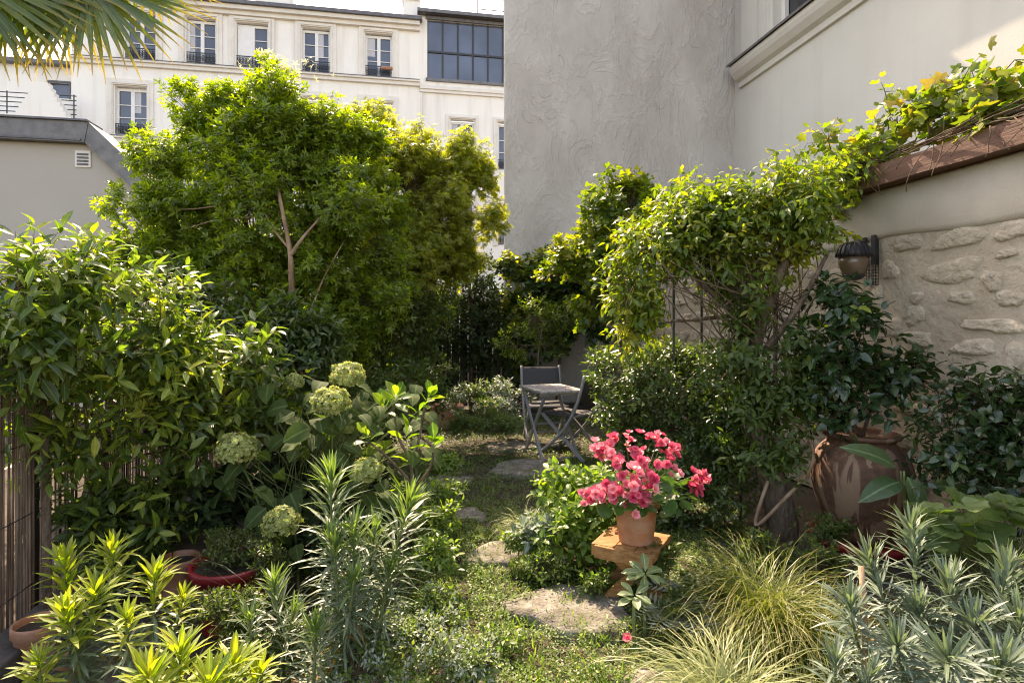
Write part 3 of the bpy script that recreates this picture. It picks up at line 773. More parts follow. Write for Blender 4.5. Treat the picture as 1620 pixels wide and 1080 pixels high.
def terrace_house():
    Y = 23.0
    f = lambda px: on_y(px, 505, Y).x
    X0, X1 = f(-160), f(112)
    root = thing('terrace_house', 'low white house with roof terrace railing and stepped parapet', 'building', ((X0 + X1) / 2, Y + 4, 0))
    a, b = f(33), f(68); h = [(a, b, 9.95, 10.55), (f(98), f(110), 9.3, 10.5)]
    mb = MB(); wall_with_holes(mb, X0, X1, 9.0, 11.15, h, Y + 1.6); mb.build('upper_wall', 'cream', root)
    for q in h:
        w = MB(); w.box(q[0] - .05, q[1] + .05, Y + 1.55, Y + 1.598, q[3], q[3] + .06); w.box(q[0] - .05, q[0], Y + 1.55, Y + 1.598, q[2], q[3]); w.box(q[1], q[1] + .05, Y + 1.55, Y + 1.598, q[2], q[3])
        wo_ = w.build('window', 'slate', root); MB().box(q[0], q[1], Y + 1.70, Y + 1.71, q[2], q[3]).build('pane', 'pane_glass', wo_)
    MB().box(X0, X1, Y, Y + 1.59, 0, 8.75).build('wall', 'cream', root)
    MB().box(X0 - .1, X1, Y + 1.3, Y + 6, 11.151, 11.3).build('roof', 'slate', root)
    x0, x1 = f(32), f(112); n = 7; m = MB(); mid = (x0 + x1) / 2 - .15
    for i in range(n):
        hw = (x1 - x0) / 2 * (1 - i / n * .85); m.box(mid - hw, min(x1, mid + hw), Y - .001 * i, Y + .3 + .001 * i, 8.751 + i * .17, 8.751 + (i + 1) * .17 - .0005)
    m.build('stepped_parapet', 'cream', root)
    g = MB()
    for i in range(5): g.tube([(X0, Y + .35, 8.95 + i * .17), (X1, Y + .35, 8.95 + i * .17)], .018, 5)
    for px in (-60, 0, 60, 108): g.tube([(f(px), Y + .35, 8.7), (f(px), Y + .35, 9.68)], .022, 5)
    g.build('railing', 'iron', root)
terrace_house()

def left_shed():
    Y = 10.0
    f = lambda px, py: on_y(px, py, Y)
    ridge = 4.52; xl = -11.0; xk = f(147, 195).x; xe = xk + 1.9; ze = ridge - 1.9 * 1.02
    root = thing('garden_house', 'small taupe rendered house with zinc edged sloping roof at left', 'house', ((xl + xe) / 2, Y + 2, 0))
    MB().prism([(xl, 0), (xe - .12, 0), (xe - .12, ze - .2), (xk - .06, ridge - .32), (xl, ridge - .32)], 1, Y, Y + .55).build('wall', 'shed_render', root)
    m = MB(); m.prism([(xl, ridge - .319), (xk - .055, ridge - .319), (xk, ridge), (xl, ridge)], 1, Y - .14, Y + .6)
    m.prism([(xk - .055, ridge - .32), (xe - .1, ze - .24), (xe + .12, ze - .06), (xk + .001, ridge)], 1, Y - .13, Y + .59); m.build('roof', 'zinc', root)
    m = MB(); m.box(xl, xk - .1, Y - .16, Y - .141, ridge - .30, ridge - .27); m.box(xl, xk, Y - .18, Y + .3, ridge + .001, ridge + .03); m.build('drip_edge', 'slate', root)
    v = f(132, 252); m = MB(); m.box(v.x - .11, v.x + .11, Y - .02, Y + .02, v.z - .13, v.z + .13); vent = m.build('vent', 'cream_trim', root)
    m = MB()
    for i in range(4): m.box(v.x - .08, v.x + .08, Y - .03, Y - .021, v.z - .10 + i * .052, v.z - .07 + i * .052)
    m.build('slats', 'slate', vent)
left_shed()

# ------------------------------------------------------------------ cement gable and pale house at right
WX, WY = 5.8, 9.5
def cement_building():
    root = thing('cement_building', 'tall windowless gable wall of grey trowelled cement behind the garden', 'building', (3.6, WY + 3, 0))
    x0 = on_y(797, 500, WY).x
    MB().prism([(x0, WY), (WX + .6, WY), (WX + .6, WY + 7), (x0 + 1.6, WY + 7)], 2, 0, 9.5).build('wall', 'cement', root, bevel=.03)
    m = MB(); rn = random.Random(4)
    for px, py, s in ((838, 178, .5), (848, 160, .35), (862, 140, .4), (878, 118, .45), (858, 195, .3), (872, 178, .3), (888, 102, .35), (905, 215, .5), (945, 150, .35), (1075, 110, .4), (1045, 160, .35), (1100, 60, .5), (990, 230, .3), (1010, 60, .4), (1125, 190, .4)):
        c = on_y(px, py, WY); ph = rn.uniform(0, 6)
        pts = [(c.x + s * (.35 * math.cos(ph + t * .45) * (.4 + .06 * t) + .10 * (t - 5) * .3), WY + .001, c.z + s * (.55 * math.sin(ph + t * .45) * (.4 + .06 * t) + .12 * (t - 5) * .4)) for t in range(9)]
        pp, rr = smooth_path(pts, [.001, .006, .008, .009, .009, .008, .008, .006, .001]); m.tube(pp, rr, 6)
    m.build('trowel_marks', 'cement', root, True, 'stuff')
cement_building()
def pale_house():
    root = thing('pale_house', 'pale beige house with dark window above a projecting moulded ledge', 'house', (WX + 2, 5, 0))
    # wall in the plane x = WX, pierced by a window
    y0, y1 = -3.0, WY - .001; wy0, wy1, wz0, wz1 = 6.3, 8.36, 6.02, 8.2
    m = MB()
    def q(a, b, c, d):
        i = len(m.v); m.v += [(WX, a, c), (WX, b, c), (WX, b, d), (WX, a, d)]; m.f.append((i, i + 1, i + 2, i + 3))
    q(y0, wy0, 0, 9.3); q(wy1, y1, 0, 9.3); q(wy0, wy1, 0, wz0); q(wy0, wy1, wz1, 9.3)
    m.box(WX + .3, WX + 4, y0, y1, 0, 9.3)
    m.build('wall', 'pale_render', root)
    w = MB(); w.box(WX - .05, WX - .003, 8.44, 8.70, 6.0, 8.6); w.box(WX - .09, WX - .003, 8.70, 9.16, 6.0, 8.6); w.box(WX - .03, WX + .14, wy1 - .002, wy1 + .08, 6.0, 8.6)
    w.box(WX - .06, WX - .051, 8.50, 8.60, 6.0, 8.6)
    win = w.build('window', 'pale_render', root)
    f = MB(); f.box(WX + .12, WX + .19, wy1 - .1, wy1 - .003, wz0, wz1); f.box(WX + .12, WX + .19, wy0, wy0 + .1, wz0, wz1); f.box(WX + .118, WX + .192, wy0 + .05, wy1 - .05, wz0, wz0 + .06); f.box(WX + .118, WX + .192, wy0 + .05, wy1 - .05, wz1 - .06, wz1); f.build('frame', 'cream_trim', win)
    MB().box(WX + .2, WX + .21, wy0, wy1, wz0, wz1).build('pane', 'pane_dark', win)
    l = MB()
    prof = [(WX - .003, 5.56), (WX - .05, 5.57), (WX - .06, 5.66), (WX - .13, 5.70), (WX - .20, 5.79), (WX - .23, 5.86), (WX - .23, 5.93), (WX - .003, 5.95)]
    i = len(l.v); n = len(prof)
    for y in (9.30, -1.0): l.v += [(p[0], y, p[1]) for p in prof]
    for k in range(n): j = (k + 1) % n; l.f.append((i + k, i + j, i + n + j, i + n + k))
    l.f.append(tuple(range(i, i + n))); l.f.append(tuple(range(i + n, i + 2 * n)))
    led = l.build('ledge', 'pale_render', root)
    c = MB(); c.box(WX - .27, WX - .003, -1.0, 9.33, 5.951, 5.972); c.box(WX - .276, WX - .262, -1.0, 9.33, 5.93, 5.951); c.build('zinc_cap', 'zinc', led)
pale_house()

# ------------------------------------------------------------------ rubble garden wall
SX = 3.4
def garden_wall():
    root = thing('garden_wall', 'rendered rubble garden wall with embedded stones and wooden coping beam', 'wall', (SX + .2, 4.5, 0))
    MB().box(SX, SX + .35, -1.5, WY - .003, 0, 2.40).build('wall_body', 'plaster_wall', root)
    m = MB(); prof = [(SX - .003, 2.02), (SX - .016, 2.03), (SX - .022, 2.06), (SX - .022, 2.385), (SX - .003, 2.39)]
    # upper smooth band with a slightly wavering lower edge
    ys = np.linspace(-1.4, WY - .05, 60); b = len(m.v)
    for y in ys:
        dz = .018 * math.sin(y * 2.3) + .012 * math.sin(y * 5.7)
        m.v += [(p[0], y, p[1] + (dz if k < 3 else 0)) for k, p in enumerate(prof)]
    for i in range(len(ys) - 1):
        for k in range(4): q = b + i * 5 + k; m.f.append((q, q + 1, q + 6, q + 5))
    m.build('plaster_band', 'plaster_band', root, True)
    m = MB(); b = 0
    ys = np.linspace(-1.5, WY - .1, 50); rnd = random.Random(3)
    for y in ys:
        s = rnd.uniform(-.008, .008)
        m.v += [(SX - .14 + s, y, 2.403), (SX - .14 + s, y, 2.545 + s), (SX + .42, y, 2.56), (SX + .42, y, 2.403)]
    for i in range(len(ys) - 1):
        for k in range(4): q = i * 4 + k; q2 = i * 4 + (k + 1) % 4; m.f.append((q, q2, q2 + 4, q + 4))
    m.build('coping_beam', 'beam_wood', root)
    listed = [(660, 220, 220, 130), (1070, 180, 420, 150), (1480, 120, 250, 160), (1440, 300, 170, 70), (1000, 440, 480, 180), (530, 430, 130, 150), (160, 470, 180, 130), (1330, 510, 180, 160),
              (430, 640, 110, 170), (740, 640, 110, 90), (720, 780, 150, 160), (1090, 640, 210, 110), (1460, 650, 220, 130), (1330, 860, 500, 110), (540, 870, 170, 160), (740, 960, 240, 120), (1180, 1030, 350, 130)]
    done = []
    rnd = random.Random(8)
    def stone(y, z, wy, hz):
        n = 18; me = bpy.data.meshes.new('stone'); V = [(SX - .012 - rnd.uniform(0, .008), y + rnd.uniform(-.1, .1) * wy, z)]; F = []
        ph = [rnd.uniform(0, 6.28) for _ in range(4)]
        rings = ((.3, .020), (.6, .019), (.82, .015), (.96, .006), (1.07, -.014))
        for ri, (f, h) in enumerate(rings):
            for k in range(n):
                a = 2 * math.pi * k / n
                c, s = math.cos(a), math.sin(a)
                e = (abs(c) ** 3 + abs(s) ** 3) ** (-1 / 3) * (1 + .13 * math.sin(2 * a + ph[0]) + .12 * math.sin(3 * a + ph[1]) + .07 * math.sin(5 * a + ph[2]) + .05 * math.sin(8 * a + ph[3])) * rnd.uniform(.97, 1.03)
                j = (rnd.uniform(-.005, .005) if ri < 3 else rnd.uniform(-.003, .003))
                V.append((SX - h - j, y + c * e * f * wy / 2, z + s * e * f * hz / 2))
        for k in range(n): F.append((0, 1 + (k + 1) % n, 1 + k))
        for r in range(len(rings) - 1):
            for k in range(n):
                a = 1 + r * n + k; b2 = 1 + r * n + (k + 1) % n; F.append((a, b2, b2 + n, a + n))
        me.from_pydata(V, [], F)
        link('stone', me, 'rubble', root, True); done.append((y, z, wy, hz))
    for zx, zy, w, h in listed:
        c = on_x(1300 + zx / 4.91, 340 + zy / 4.91, SX); e = on_x(1300 + (zx + w / 2) / 4.91, 340 + zy / 4.91, SX)
        d = c.x * SA + c.y * CA
        stone(c.y, c.z, 2 * abs(e.y - c.y), h / 4.91 / FPX * d)
    z = .10
    while z < 1.88:
        h = rnd.uniform(.10, .20); y = .6 + rnd.uniform(0, .3)
        while y < 8.8:
            w = rnd.uniform(.12, .42)
            if rnd.random() < .9 and all(abs(y + w / 2 - q[0]) > (w + q[2]) / 2 + .0 or abs(z + h / 2 - q[1]) > (h + q[3]) / 2 - .01 for q in done):
                stone(y + w / 2, z + h / 2 + rnd.uniform(-.02, .02), w, h * rnd.uniform(.7, 1))
            y += w + rnd.uniform(.04, .14)
        z += h + rnd.uniform(.05, .10)
garden_wall()

# ------------------------------------------------------------------ reed screen on the left
FXX = -1.76
def reed_fence():
    root = thing('reed_fence', 'brown reed screen fence behind the left shrubs with wire ties', 'fence', (FXX, 5, 0))
    n = 620; y = np.sort(RNG.uniform(1.2, 8.6, n)); top = 1.46 + RNG.normal(0, .025, n)
    lean = RNG.normal(0, .012, n); x = FXX + RNG.normal(0, .007, n)
    P0 = np.stack([x, y, np.full(n, .02)], 1); P1 = np.stack([x + RNG.normal(0, .004, n), y + lean, top], 1)
    stick_part(root, P0, P1, RNG.uniform(.004, .0065, n), RNG.uniform(.003, .006, n), 'reeds', 'reed')
    for z in (.22, .55, .88, .885 + .33, 1.40):
        m = MB(); m.tube([(FXX + .012, yy, z + .006 * math.sin(yy * 4)) for yy in np.linspace(1.2, 8.6, 60)], .0028, 4); m.build('wire_tie', 'iron', root)
    for yy in (1.3, 3.1, 4.9, 6.7, 8.5): MB().box(FXX - .09, FXX - .02, yy - .02, yy + .02, 0, 1.44).build('post', 'timber', root)
reed_fence()
o = MB().box(FXX + .05, FXX + .22, 1.1, 6.6, 0, .13).build('timber_edging', 'timber', None, bevel=.01)
tag(o, 'dark weathered timber edging board along foot of reed screen', 'edging')
def backdrop_fence():
    # dark close-boarded screen closing the garden behind the hedge, mostly hidden
    root = thing('board_fence', 'dark timber boards closing the garden behind the back hedge', 'fence', (-.2, 9.4, 0))
    m0 = None
    for i in range(24):
        x = FXX + .06 + i * .138
        mb = MB().box(x, x + .128, 9.38, 9.40 + .012 * (i % 2), .02, 1.75 + .02 * (i % 3)); mb.build('board', 'timber', root)
backdrop_fence()

# ------------------------------------------------------------------ stepping stones
def step_stone(px, d, w, l, label, rot=0):
    c = G(px, d); n = 16; ph = [random.uniform(0, 6.28) for _ in range(3)]
    m = MB(); V = []
    for f, z in ((1.03, -.03), (1.0, .014), (.95, .026), (.6, .031)):
        for k in range(n):
            a = 2 * math.pi * k / n; e = 1 + .13 * math.sin(2 * a + ph[0]) + .13 * math.sin(3 * a + ph[1]) + .08 * math.sin(5 * a + ph[2])
            x = math.cos(a) * w / 2 * e * f; y = math.sin(a) * l / 2 * e * f
            V.append((c.x + x * math.cos(rot) - y * math.sin(rot), c.y + x * math.sin(rot) + y * math.cos(rot), z + random.uniform(-.005, .005)))
    m.v = V
    for r in range(3):
        for k in range(n): a = r * n + k; b = r * n + (k + 1) % n; m.f.append((a, b, b + n, a + n))
    m.f.append(tuple(3 * n + k for k in range(n)))
    o = m.build('stepping_stone', 'flagstone', None, True); tag(o, label, 'stepping stone', 'stepping stones along the garden path')
    STONES.append((c.x, c.y, max(w, l) / 2 * .84))
STONES = []
step_stone(905, 2.84, .62, .46, 'largest sunlit flat stepping stone nearest the camera in the path')
step_stone(782, 3.48, .34, .34, 'rounded stepping stone left of the wooden plant stool')
step_stone(742, 4.18, .26, .28, 'stepping stone between sedge tuft and striped grass on the path', .5)
step_stone(718, 5.05, .32, .30, 'small dappled stepping stone in mid path below the green mound', .3)
step_stone(830, 5.5, .74, .55, 'wide flat brown paving stone in front of the garden table')
step_stone(812, 6.45, .62, .44, 'paving stone with bright sun flecks left of the table legs', .2)
step_stone(1062, 2.22, .34, .26, 'pale flat stone at bottom edge under the yellow sedge', .2)

# ================================================================== FURNITURE AND POTS
def bistro_table():
    c = G(872, 6.08); root = thing('garden_table', 'small weathered grey folding table with slatted wooden top', 'table', c)
    M = Matrix.Translation(c) @ Matrix.Rotation(R(10), 4, 'Z')
    w, l = .50, .64; n = 6
    for i in range(n):
        x0 = -w / 2 + i * w / n + .004; m = MB().box(x0, x0 + w / n - .008, -l / 2, l / 2, .70, .722).move(M); m.build('slat', 'grey_wood', root, bevel=.002)
    for s in (-1, 1): MB().box(-w / 2 + .02, w / 2 - .02, s * l / 2 - s * .07 - .02, s * l / 2 - s * .07 + .02, .672, .699).move(M).build('rail', 'grey_wood', root)
    for x in (-.2, .2):
        for s in (-1, 1):
            xx = x + .012 * s
            m = MB().bar((xx, -.27 * s, .675), (xx, .27 * s, .01), .022, .03).move(M); m.build('leg', 'chair_metal', root)
    for yy, zz in ((-.27, .03), (.27, .03), (0, .343)): MB().tube([(-.2, yy, zz), (.2, yy, zz)], .010, 6).move(M).build('stretcher', 'chair_metal', root)
bistro_table()
def chair(c, rz, label):
    root = thing('folding_chair', label, 'chair', c, 'folding chairs at the garden table')
    M = Matrix.Translation(c) @ Matrix.Rotation(rz, 4, 'Z')
    for s in (-1, 1):
        x = .235 * s
        pth, rr = smooth_path([(x, .31, .88), (x, .25, .66), (x, .16, .46), (x, .0, .24), (x, -.27, .012)], [.017] * 5, 4)
        MB().tube(pth, rr, 8).move(M).build('back_post', 'chair_metal', root, True)
        MB().bar((x * .9, -.21, .455), (x * .9, .29, .012), .022, .034).move(M).build('leg', 'chair_metal', root)
    m = MB(); n = 6
    for i in range(n + 1):
        t = i / n; y = .305 - .11 * t; z = .865 - .29 * t; bow = .02 * math.sin(math.pi * t)
        m.v += [(-.225, y, z), (-.11, y + .018 + bow, z), (.11, y + .018 + bow, z), (.225, y, z)]
    for i in range(n):
        for k in range(3): a = i * 4 + k; m.f.append((a, a + 1, a + 5, a + 4))
    o = m.move(M).build('backrest', 'sling', root, True); so = o.modifiers.new('thick', 'SOLIDIFY'); so.thickness = .006
    m = MB()
    for i in range(n + 1):
        t = i / n; y = -.22 + .40 * t; z = .462 - .012 * math.sin(math.pi * t)
        m.v += [(-.215, y, z), (0, y, z - .01), (.215, y, z)]
    for i in range(n):
        for k in range(2): a = i * 3 + k; m.f.append((a, a + 1, a + 4, a + 3))
    o = m.move(M).build('seat', 'sling', root, True); so = o.modifiers.new('thick', 'SOLIDIFY'); so.thickness = .006
    for yy, zz, q in ((-.22, .455, .012), (.19, .455, .012), (-.1, .145, .009)): MB().tube([(-.235, yy, zz), (.235, yy, zz)], q, 6).move(M).build('crossbar', 'chair_metal', root)
chair(G(862, 6.72), R(-3), 'grey folding chair with dark sling back standing behind the table')
chair(G(902, 6.08), R(-137), 'grey folding chair turned away at right end of the table by the bush')

def plant_stool():
    c = G(1002, 2.98); root = thing('plant_stool', 'low square wooden plant stool on crossed legs', 'stool', c)
    M = Matrix.Translation(c) @ Matrix.Rotation(R(-40), 4, 'Z')
    for i in range(3):
        x0 = -.155 + i * .1045; MB().box(x0, x0 + .101, -.155, .155, .262, .30).move(M).build('board', 'stool_wood', root, bevel=.003)
    MB().box(-.15, .15, -.175, -.1555, .235, .298).move(M).build('apron', 'stool_wood', root, bevel=.003)
    MB().box(-.1555, -.175, -.15, .15, .237, .296).move(M).build('apron', 'stool_wood', root, bevel=.003)
    M2 = Matrix.Translation(c)
    for yy in (-.07, .07):
        for s in (-1, 1):
            MB().bar((.12 * s, yy + .012 * s, .262), (-.15 * s, yy + .012 * s, .005), .022, .055).move(M2 @ Matrix.Rotation(R(-12), 4, 'Z')).build('leg', 'stool_wood', root)
plant_stool()

def flower_pot(c, r, h, label, mat='terracotta', name='terracotta_pot', lean=0, rimh=.22):
    root = thing(name, label, 'pot', c)
    M = Matrix.Translation(c) @ Matrix.Rotation(lean, 4, 'Y')
    pr = [(r * .70, 0), (r * .72, .006), (r * .90, h * (1 - rimh)), (r * .995, h * (1 - rimh) + .003), (r * 1.0, h - .008), (r * .985, h), (r * .91, h), (r * .90, h - .02), (r * .86, h - .035)]
    MB().lathe(pr, 40).move(M).build('body', mat, root, True)
    MB().lathe([(r * .87, h - .05), (r * .87, h - .03)], 30).move(M).build('soil', 'soil', root)
    return root
PT = G(1006, 2.96, .301)
flower_pot(PT, .122, .235, 'terracotta flower pot with pink begonia on the wooden stool')
flower_pot(G(368, 2.72), .19, .30, 'round red glazed pot behind the yellow spurge', 'red_glaze', 'red_pot', rimh=.14)
flower_pot(G(283, 2.95), .10, .22, 'small terracotta pot left of the red glazed pot')
flower_pot(G(60, 2.36), .09, .20, 'old terracotta pot by the timber edging at far left')
def trough():
    c = G(688, 7.6); root = thing('trough_planter', 'reddish clay trough planter in the shade before the back hedge', 'planter', c)
    MB().box(c.x - .36, c.x + .36, c.y - .14, c.y + .14, 0, .27).build('body', 'terracotta', root, bevel=.01)
    MB().box(c.x - .38, c.x + .38, c.y - .16, c.y + .16, .271, .31).build('rim', 'terracotta', root, bevel=.008)
trough()
def jar():
    c = G(1362, 3.72); root = thing('oil_jar', 'large brown clay oil jar with pale drips against the wall', 'jar', c)
    MB().lathe([(.25, .0), (.30, .005), (.31, .05), (.285, .055), (.27, .03)], 40, c).build('saucer', 'red_glaze', root, True)
    pr = [(.155, .032), (.17, .04), (.20, .10), (.25, .22), (.285, .34), (.295, .44), (.285, .52), (.255, .59), (.215, .635), (.195, .655), (.20, .675), (.225, .69), (.232, .705), (.22, .715), (.195, .712), (.18, .68)]
    pts, zz = [], []
    sp, rr = smooth_path([Vector((a, b, 0)) for a, b in pr], [0] * len(pr), 3)
    MB().lathe([(p.x, p.y) for p in sp], 48, c).build('body', 'jar_clay', root, True)
    MB().lathe([(.185, .66), (.185, .675)], 30, c).build('soil', 'soil', root)
    return c
JAR = jar()
def lantern():
    t = on_x(1388, 372, SX); b = on_x(1388, 446, SX)
    y = t.y; x = SX - .035
    root = thing('wall_lantern', 'black metal wall lantern with domed hood and wire mesh on stone wall', 'lantern', (SX, y, b.z))
    MB().box(x - .006, SX + .0, y - .016, y + .016, t.z - .22, t.z).build('bracket', 'iron', root, bevel=.003)
    c = Vector((SX - .20, y + .0, t.z - .09))
    m = MB(); prof = [(.12, -.075), (.118, -.05), (.105, -.012), (.085, .012), (.05, .024), (.02, .028)]
    m.lathe(prof, 24, c, .85); m.build('hood', 'iron', root, True)
    m = MB()
    for k in range(18):
        a = k * 6.283 / 18; m.tube([(c.x + r * 1.02 * math.cos(a), c.y + r * .87 * math.sin(a), c.z + z + .003) for r, z in prof], .006, 4)
    m.build('hood_ribs', 'iron', root, True)
    m = MB()
    for k in range(9):
        a = k * .7; m.tube([(c.x + .06 + .05 * math.cos(a + t2 * .5) * (1 - t2 * .1), c.y + .05 * math.sin(a + t2 * .5), c.z + .03 + .006 * t2) for t2 in range(6)], .006, 4)
    m.build('scroll', 'iron', root, True)
    MB().lathe([(.02, -.235), (.05, -.225), (.075, -.20), (.095, -.16), (.105, -.12), (.105, -.078)], 24, c, .85).build('bowl', 'lamp_glass', root, True)
    MB().lathe([(.015, -.25), (.055, -.238), (.08, -.215), (.082, -.205), (.06, -.22), (.02, -.236)], 20, c, .85).build('bowl_collar', 'iron', root, True)
    m = MB(); x0, x1, z0, z1 = SX - .14, SX - .02, t.z - .37, t.z - .15
    for i in range(7): xx = x0 + (x1 - x0) * i / 6; m.tube([(xx, y - .03, z0), (xx, y - .03, z1)], .0022, 4)
    for i in range(11): zz = z0 + (z1 - z0) * i / 10; m.tube([(x0, y - .03, zz), (x1, y - .03, zz), (x1, y + .08, zz)], .0022, 4)
    for i in range(5): yy = y - .03 + .11 * i / 4; m.tube([(x1, yy, z0), (x1, yy, z1)], .0022, 4)
    m.build('wire_mesh', 'iron', root)
lantern()
o = MB().tube([P(1362, 895, 2.15), P(1367, 950, 2.12), G(1371, 2.1, 0)], .0105, 7).build('garden_cane', 'cane', None, True); tag(o, 'short brown garden cane standing in the blue spurge', 'cane')

# ================================================================== PLANTS
def blades(root, n, c, length, spread, width, mat, name='blades', h0=.02, lean=(10, 70), arch=1.0, bias=None):
    """arching grass blades from a tuft centre c"""
    seg = 6; az = RNG.random(n) * 6.283; ln = np.radians(RNG.uniform(lean[0], lean[1], n)); Lh = length * RNG.uniform(.55, 1.1, n)
    rb = spread * np.sqrt(RNG.random(n)); a2 = RNG.random(n) * 6.283
    pos = np.stack([c[0] + rb * np.cos(a2), c[1] + rb * np.sin(a2), np.full(n, c[2] + h0)], 1)
    dirh = np.stack([np.cos(az), np.sin(az), np.zeros(n)], 1)
    if bias is not None: dirh = norm(dirh + np.array(bias))
    side = np.stack([-dirh[:, 1], dirh[:, 0], np.zeros(n)], 1); side = norm(side + RNG.normal(0, .35, side.shape))
    th = ln.copy(); rows = []; w0 = width * RNG.uniform(.7, 1.2, n)
    p = pos.copy(); bend = arch * RNG.uniform(.7, 1.4, n) / seg
    for i in range(seg + 1):
        f = i / seg; w = w0 * (1 - f ** 2.2) * .5 + 1e-4
        rows.append(np.stack([p - side * w[:, None], p + side * w[:, None]], 1))
        p = p + (dirh * np.sin(th)[:, None] + np.array([0, 0, 1.0]) * np.cos(th)[:, None]) * (Lh / seg)[:, None]
        p[:, 2] = np.maximum(p[:, 2], c[2] + .006); th = np.minimum(th + bend * (1 + 1.2 * f), 2.9)
    V = np.stack(rows, 1).reshape(-1, 3); nv = (seg + 1) * 2
    fq = np.concatenate([[2 * i, 2 * i + 1, 2 * i + 3, 2 * i + 2] for i in range(seg)])
    LI = (fq[None] + (np.arange(n) * nv)[:, None]).reshape(-1)
    me = bpy.data.meshes.new(name); raw_mesh(me, V, LI, np.arange(n * seg) * 4, np.full(n * seg, 4))
    at = me.attributes.new('rnd', 'FLOAT', 'POINT'); at.data.foreach_set('value', np.repeat(RNG.random(n), nv).astype(np.float32))
    at = me.attributes.new('len', 'FLOAT', 'POINT'); at.data.foreach_set('value', np.tile(np.repeat(np.linspace(0, 1, seg + 1), 2), n).astype(np.float32))
    return link(name, me, mat, root, True, 'stuff')

# ---- tall shrubs and trees
def tree_a():
    b = G(474, 5.85)
    tr = [([G(474, 5.5), P(472, 560, 5.35), P(462, 470, 5.15), P(459, 400, 5.1), P(447, 335, 5.15), P(430, 250, 5.5)], .036),
          ([G(484, 5.9), P(474, 520, 5.85), P(478, 430, 5.8), P(500, 330, 5.9)], .03), ([P(459, 405, 5.1), P(480, 375, 5.1), P(520, 330, 5.4)], .02), ([P(470, 540, 5.3), P(492, 490, 5.2), P(512, 440, 5.3), P(545, 380, 5.6)], .013), ([P(459, 395, 5.1), P(425, 350, 5.15), P(405, 290, 5.4)], .013)]
    bl = [Bl(432, 200, 5.85, 72, 1, 1), Bl(432, 138, 5.85, 28, 1, 1.2), Bl(325, 190, 5.8, 42, 1, .9), Bl(275, 240, 5.7, 48), Bl(360, 160, 5.8, 26), Bl(375, 275, 5.6, 85), Bl(470, 265, 5.7, 85), Bl(540, 250, 6.0, 62), Bl(575, 230, 6.1, 36),
          Bl(500, 345, 5.7, 85), Bl(400, 370, 5.6, 85), Bl(300, 345, 5.6, 62), Bl(556, 380, 6.0, 72), Bl(520, 470, 6.0, 60), Bl(395, 450, 5.9, 55), Bl(590, 320, 6.2, 50), Bl(510, 215, 5.9, 40), Bl(600, 440, 6.3, 50), Bl(255, 330, 5.5, 36), Bl(236, 375, 5.5, 40), Bl(185, 330, 5.3, 17), Bl(350, 460, 5.4, 60), Bl(560, 480, 5.9, 70), Bl(420, 500, 5.5, 50), Bl(500, 430, 5.45, 42), Bl(530, 530, 5.6, 55), Bl(430, 420, 5.5, 40), Bl(300, 430, 5.4, 50)]
    root = shrub('flowering_shrub', 'tallest bright green shrub with white flowers at its tip', 'shrub', b, bl, 7200, 7, .16, .062, 'tri', 'l_choisya', tr, 'bark_red', tilt=(30, 80), up=.5, gaps=.40, wl=.36, jit=.35, trunk_r=.008)
    c = np.array(P(440, 105, 5.85)); n = 60
    O = np.concatenate([c + RNG.normal(0, 1, (n, 3)) * np.array([.15, .12, .07]), np.array(P(418, 92, 5.85)) + RNG.normal(0, 1, (18, 3)) * .045, np.array(P(452, 128, 5.8)) + RNG.normal(0, 1, (22, 3)) * .07])
    A = norm(RNG.normal(0, 1, O.shape)); put(root, 'wflower', 'petal_white', O, A, RNG.normal(0, .5, O.shape) + np.array([0, 0, 1.]), RNG.uniform(.03, .055, len(O)), 0, mass='white_flowers')
tree_a()
def tree_b():
    b = G(640, 7.2)
    tr = [([b, P(636, 560, 7.2), P(622, 480, 7.2), P(640, 400, 7.2), P(650, 320, 7.2)], .05), ([G(652, 7.3), P(660, 540, 7.3), P(690, 440, 7.3), P(715, 340, 7.4)], .04)]
    bl = [Bl(580, 205, 7.1, 34, 1, 1), Bl(612, 240, 7.1, 48), Bl(645, 300, 7.0, 66), Bl(700, 262, 7.4, 52), Bl(752, 290, 7.5, 40), Bl(670, 250, 7.2, 36), Bl(690, 350, 7.2, 66), Bl(735, 375, 7.5, 42, 1, .7), Bl(625, 400, 6.9, 70), Bl(680, 430, 7.2, 55), Bl(764, 285, 7.6, 20, 1, 1.6), Bl(660, 262, 7.3, 26, 1, 1.3), Bl(722, 232, 7.4, 18, 1, 1.2), Bl(600, 330, 7.0, 55), Bl(660, 390, 7.0, 60), Bl(720, 420, 7.4, 40), Bl(780, 350, 7.6, 22, 1, 1.5)]
    shrub('maple_tree', 'yellow green maple with fine leaves right of the tallest shrub', 'tree', b, bl, 5400, 7, .14, .068, 'maple', 'l_maple', tr, 'bark', tilt=(50, 95), droop=.35, up=.3, gaps=.32, wl=.5, upmix=.7, trunk_r=.016)
tree_b()
shrub('evergreen_shrub', 'dark green shrub filling the space under the yellow green maple', 'shrub', G(600, 6.5), [Bl(600, 500, 6.6, 66), Bl(655, 520, 6.8, 52), Bl(560, 560, 6.3, 55), Bl(630, 575, 6.5, 50), Bl(690, 480, 7.2, 40), Bl(520, 540, 6.0, 56)],
      1500, 8, .13, .06, 'small3', 'l_mid', [([G(600, 6.5), P(605, 560, 6.5), P(600, 480, 6.5)], .03)], gaps=.2, trunk_r=.012)
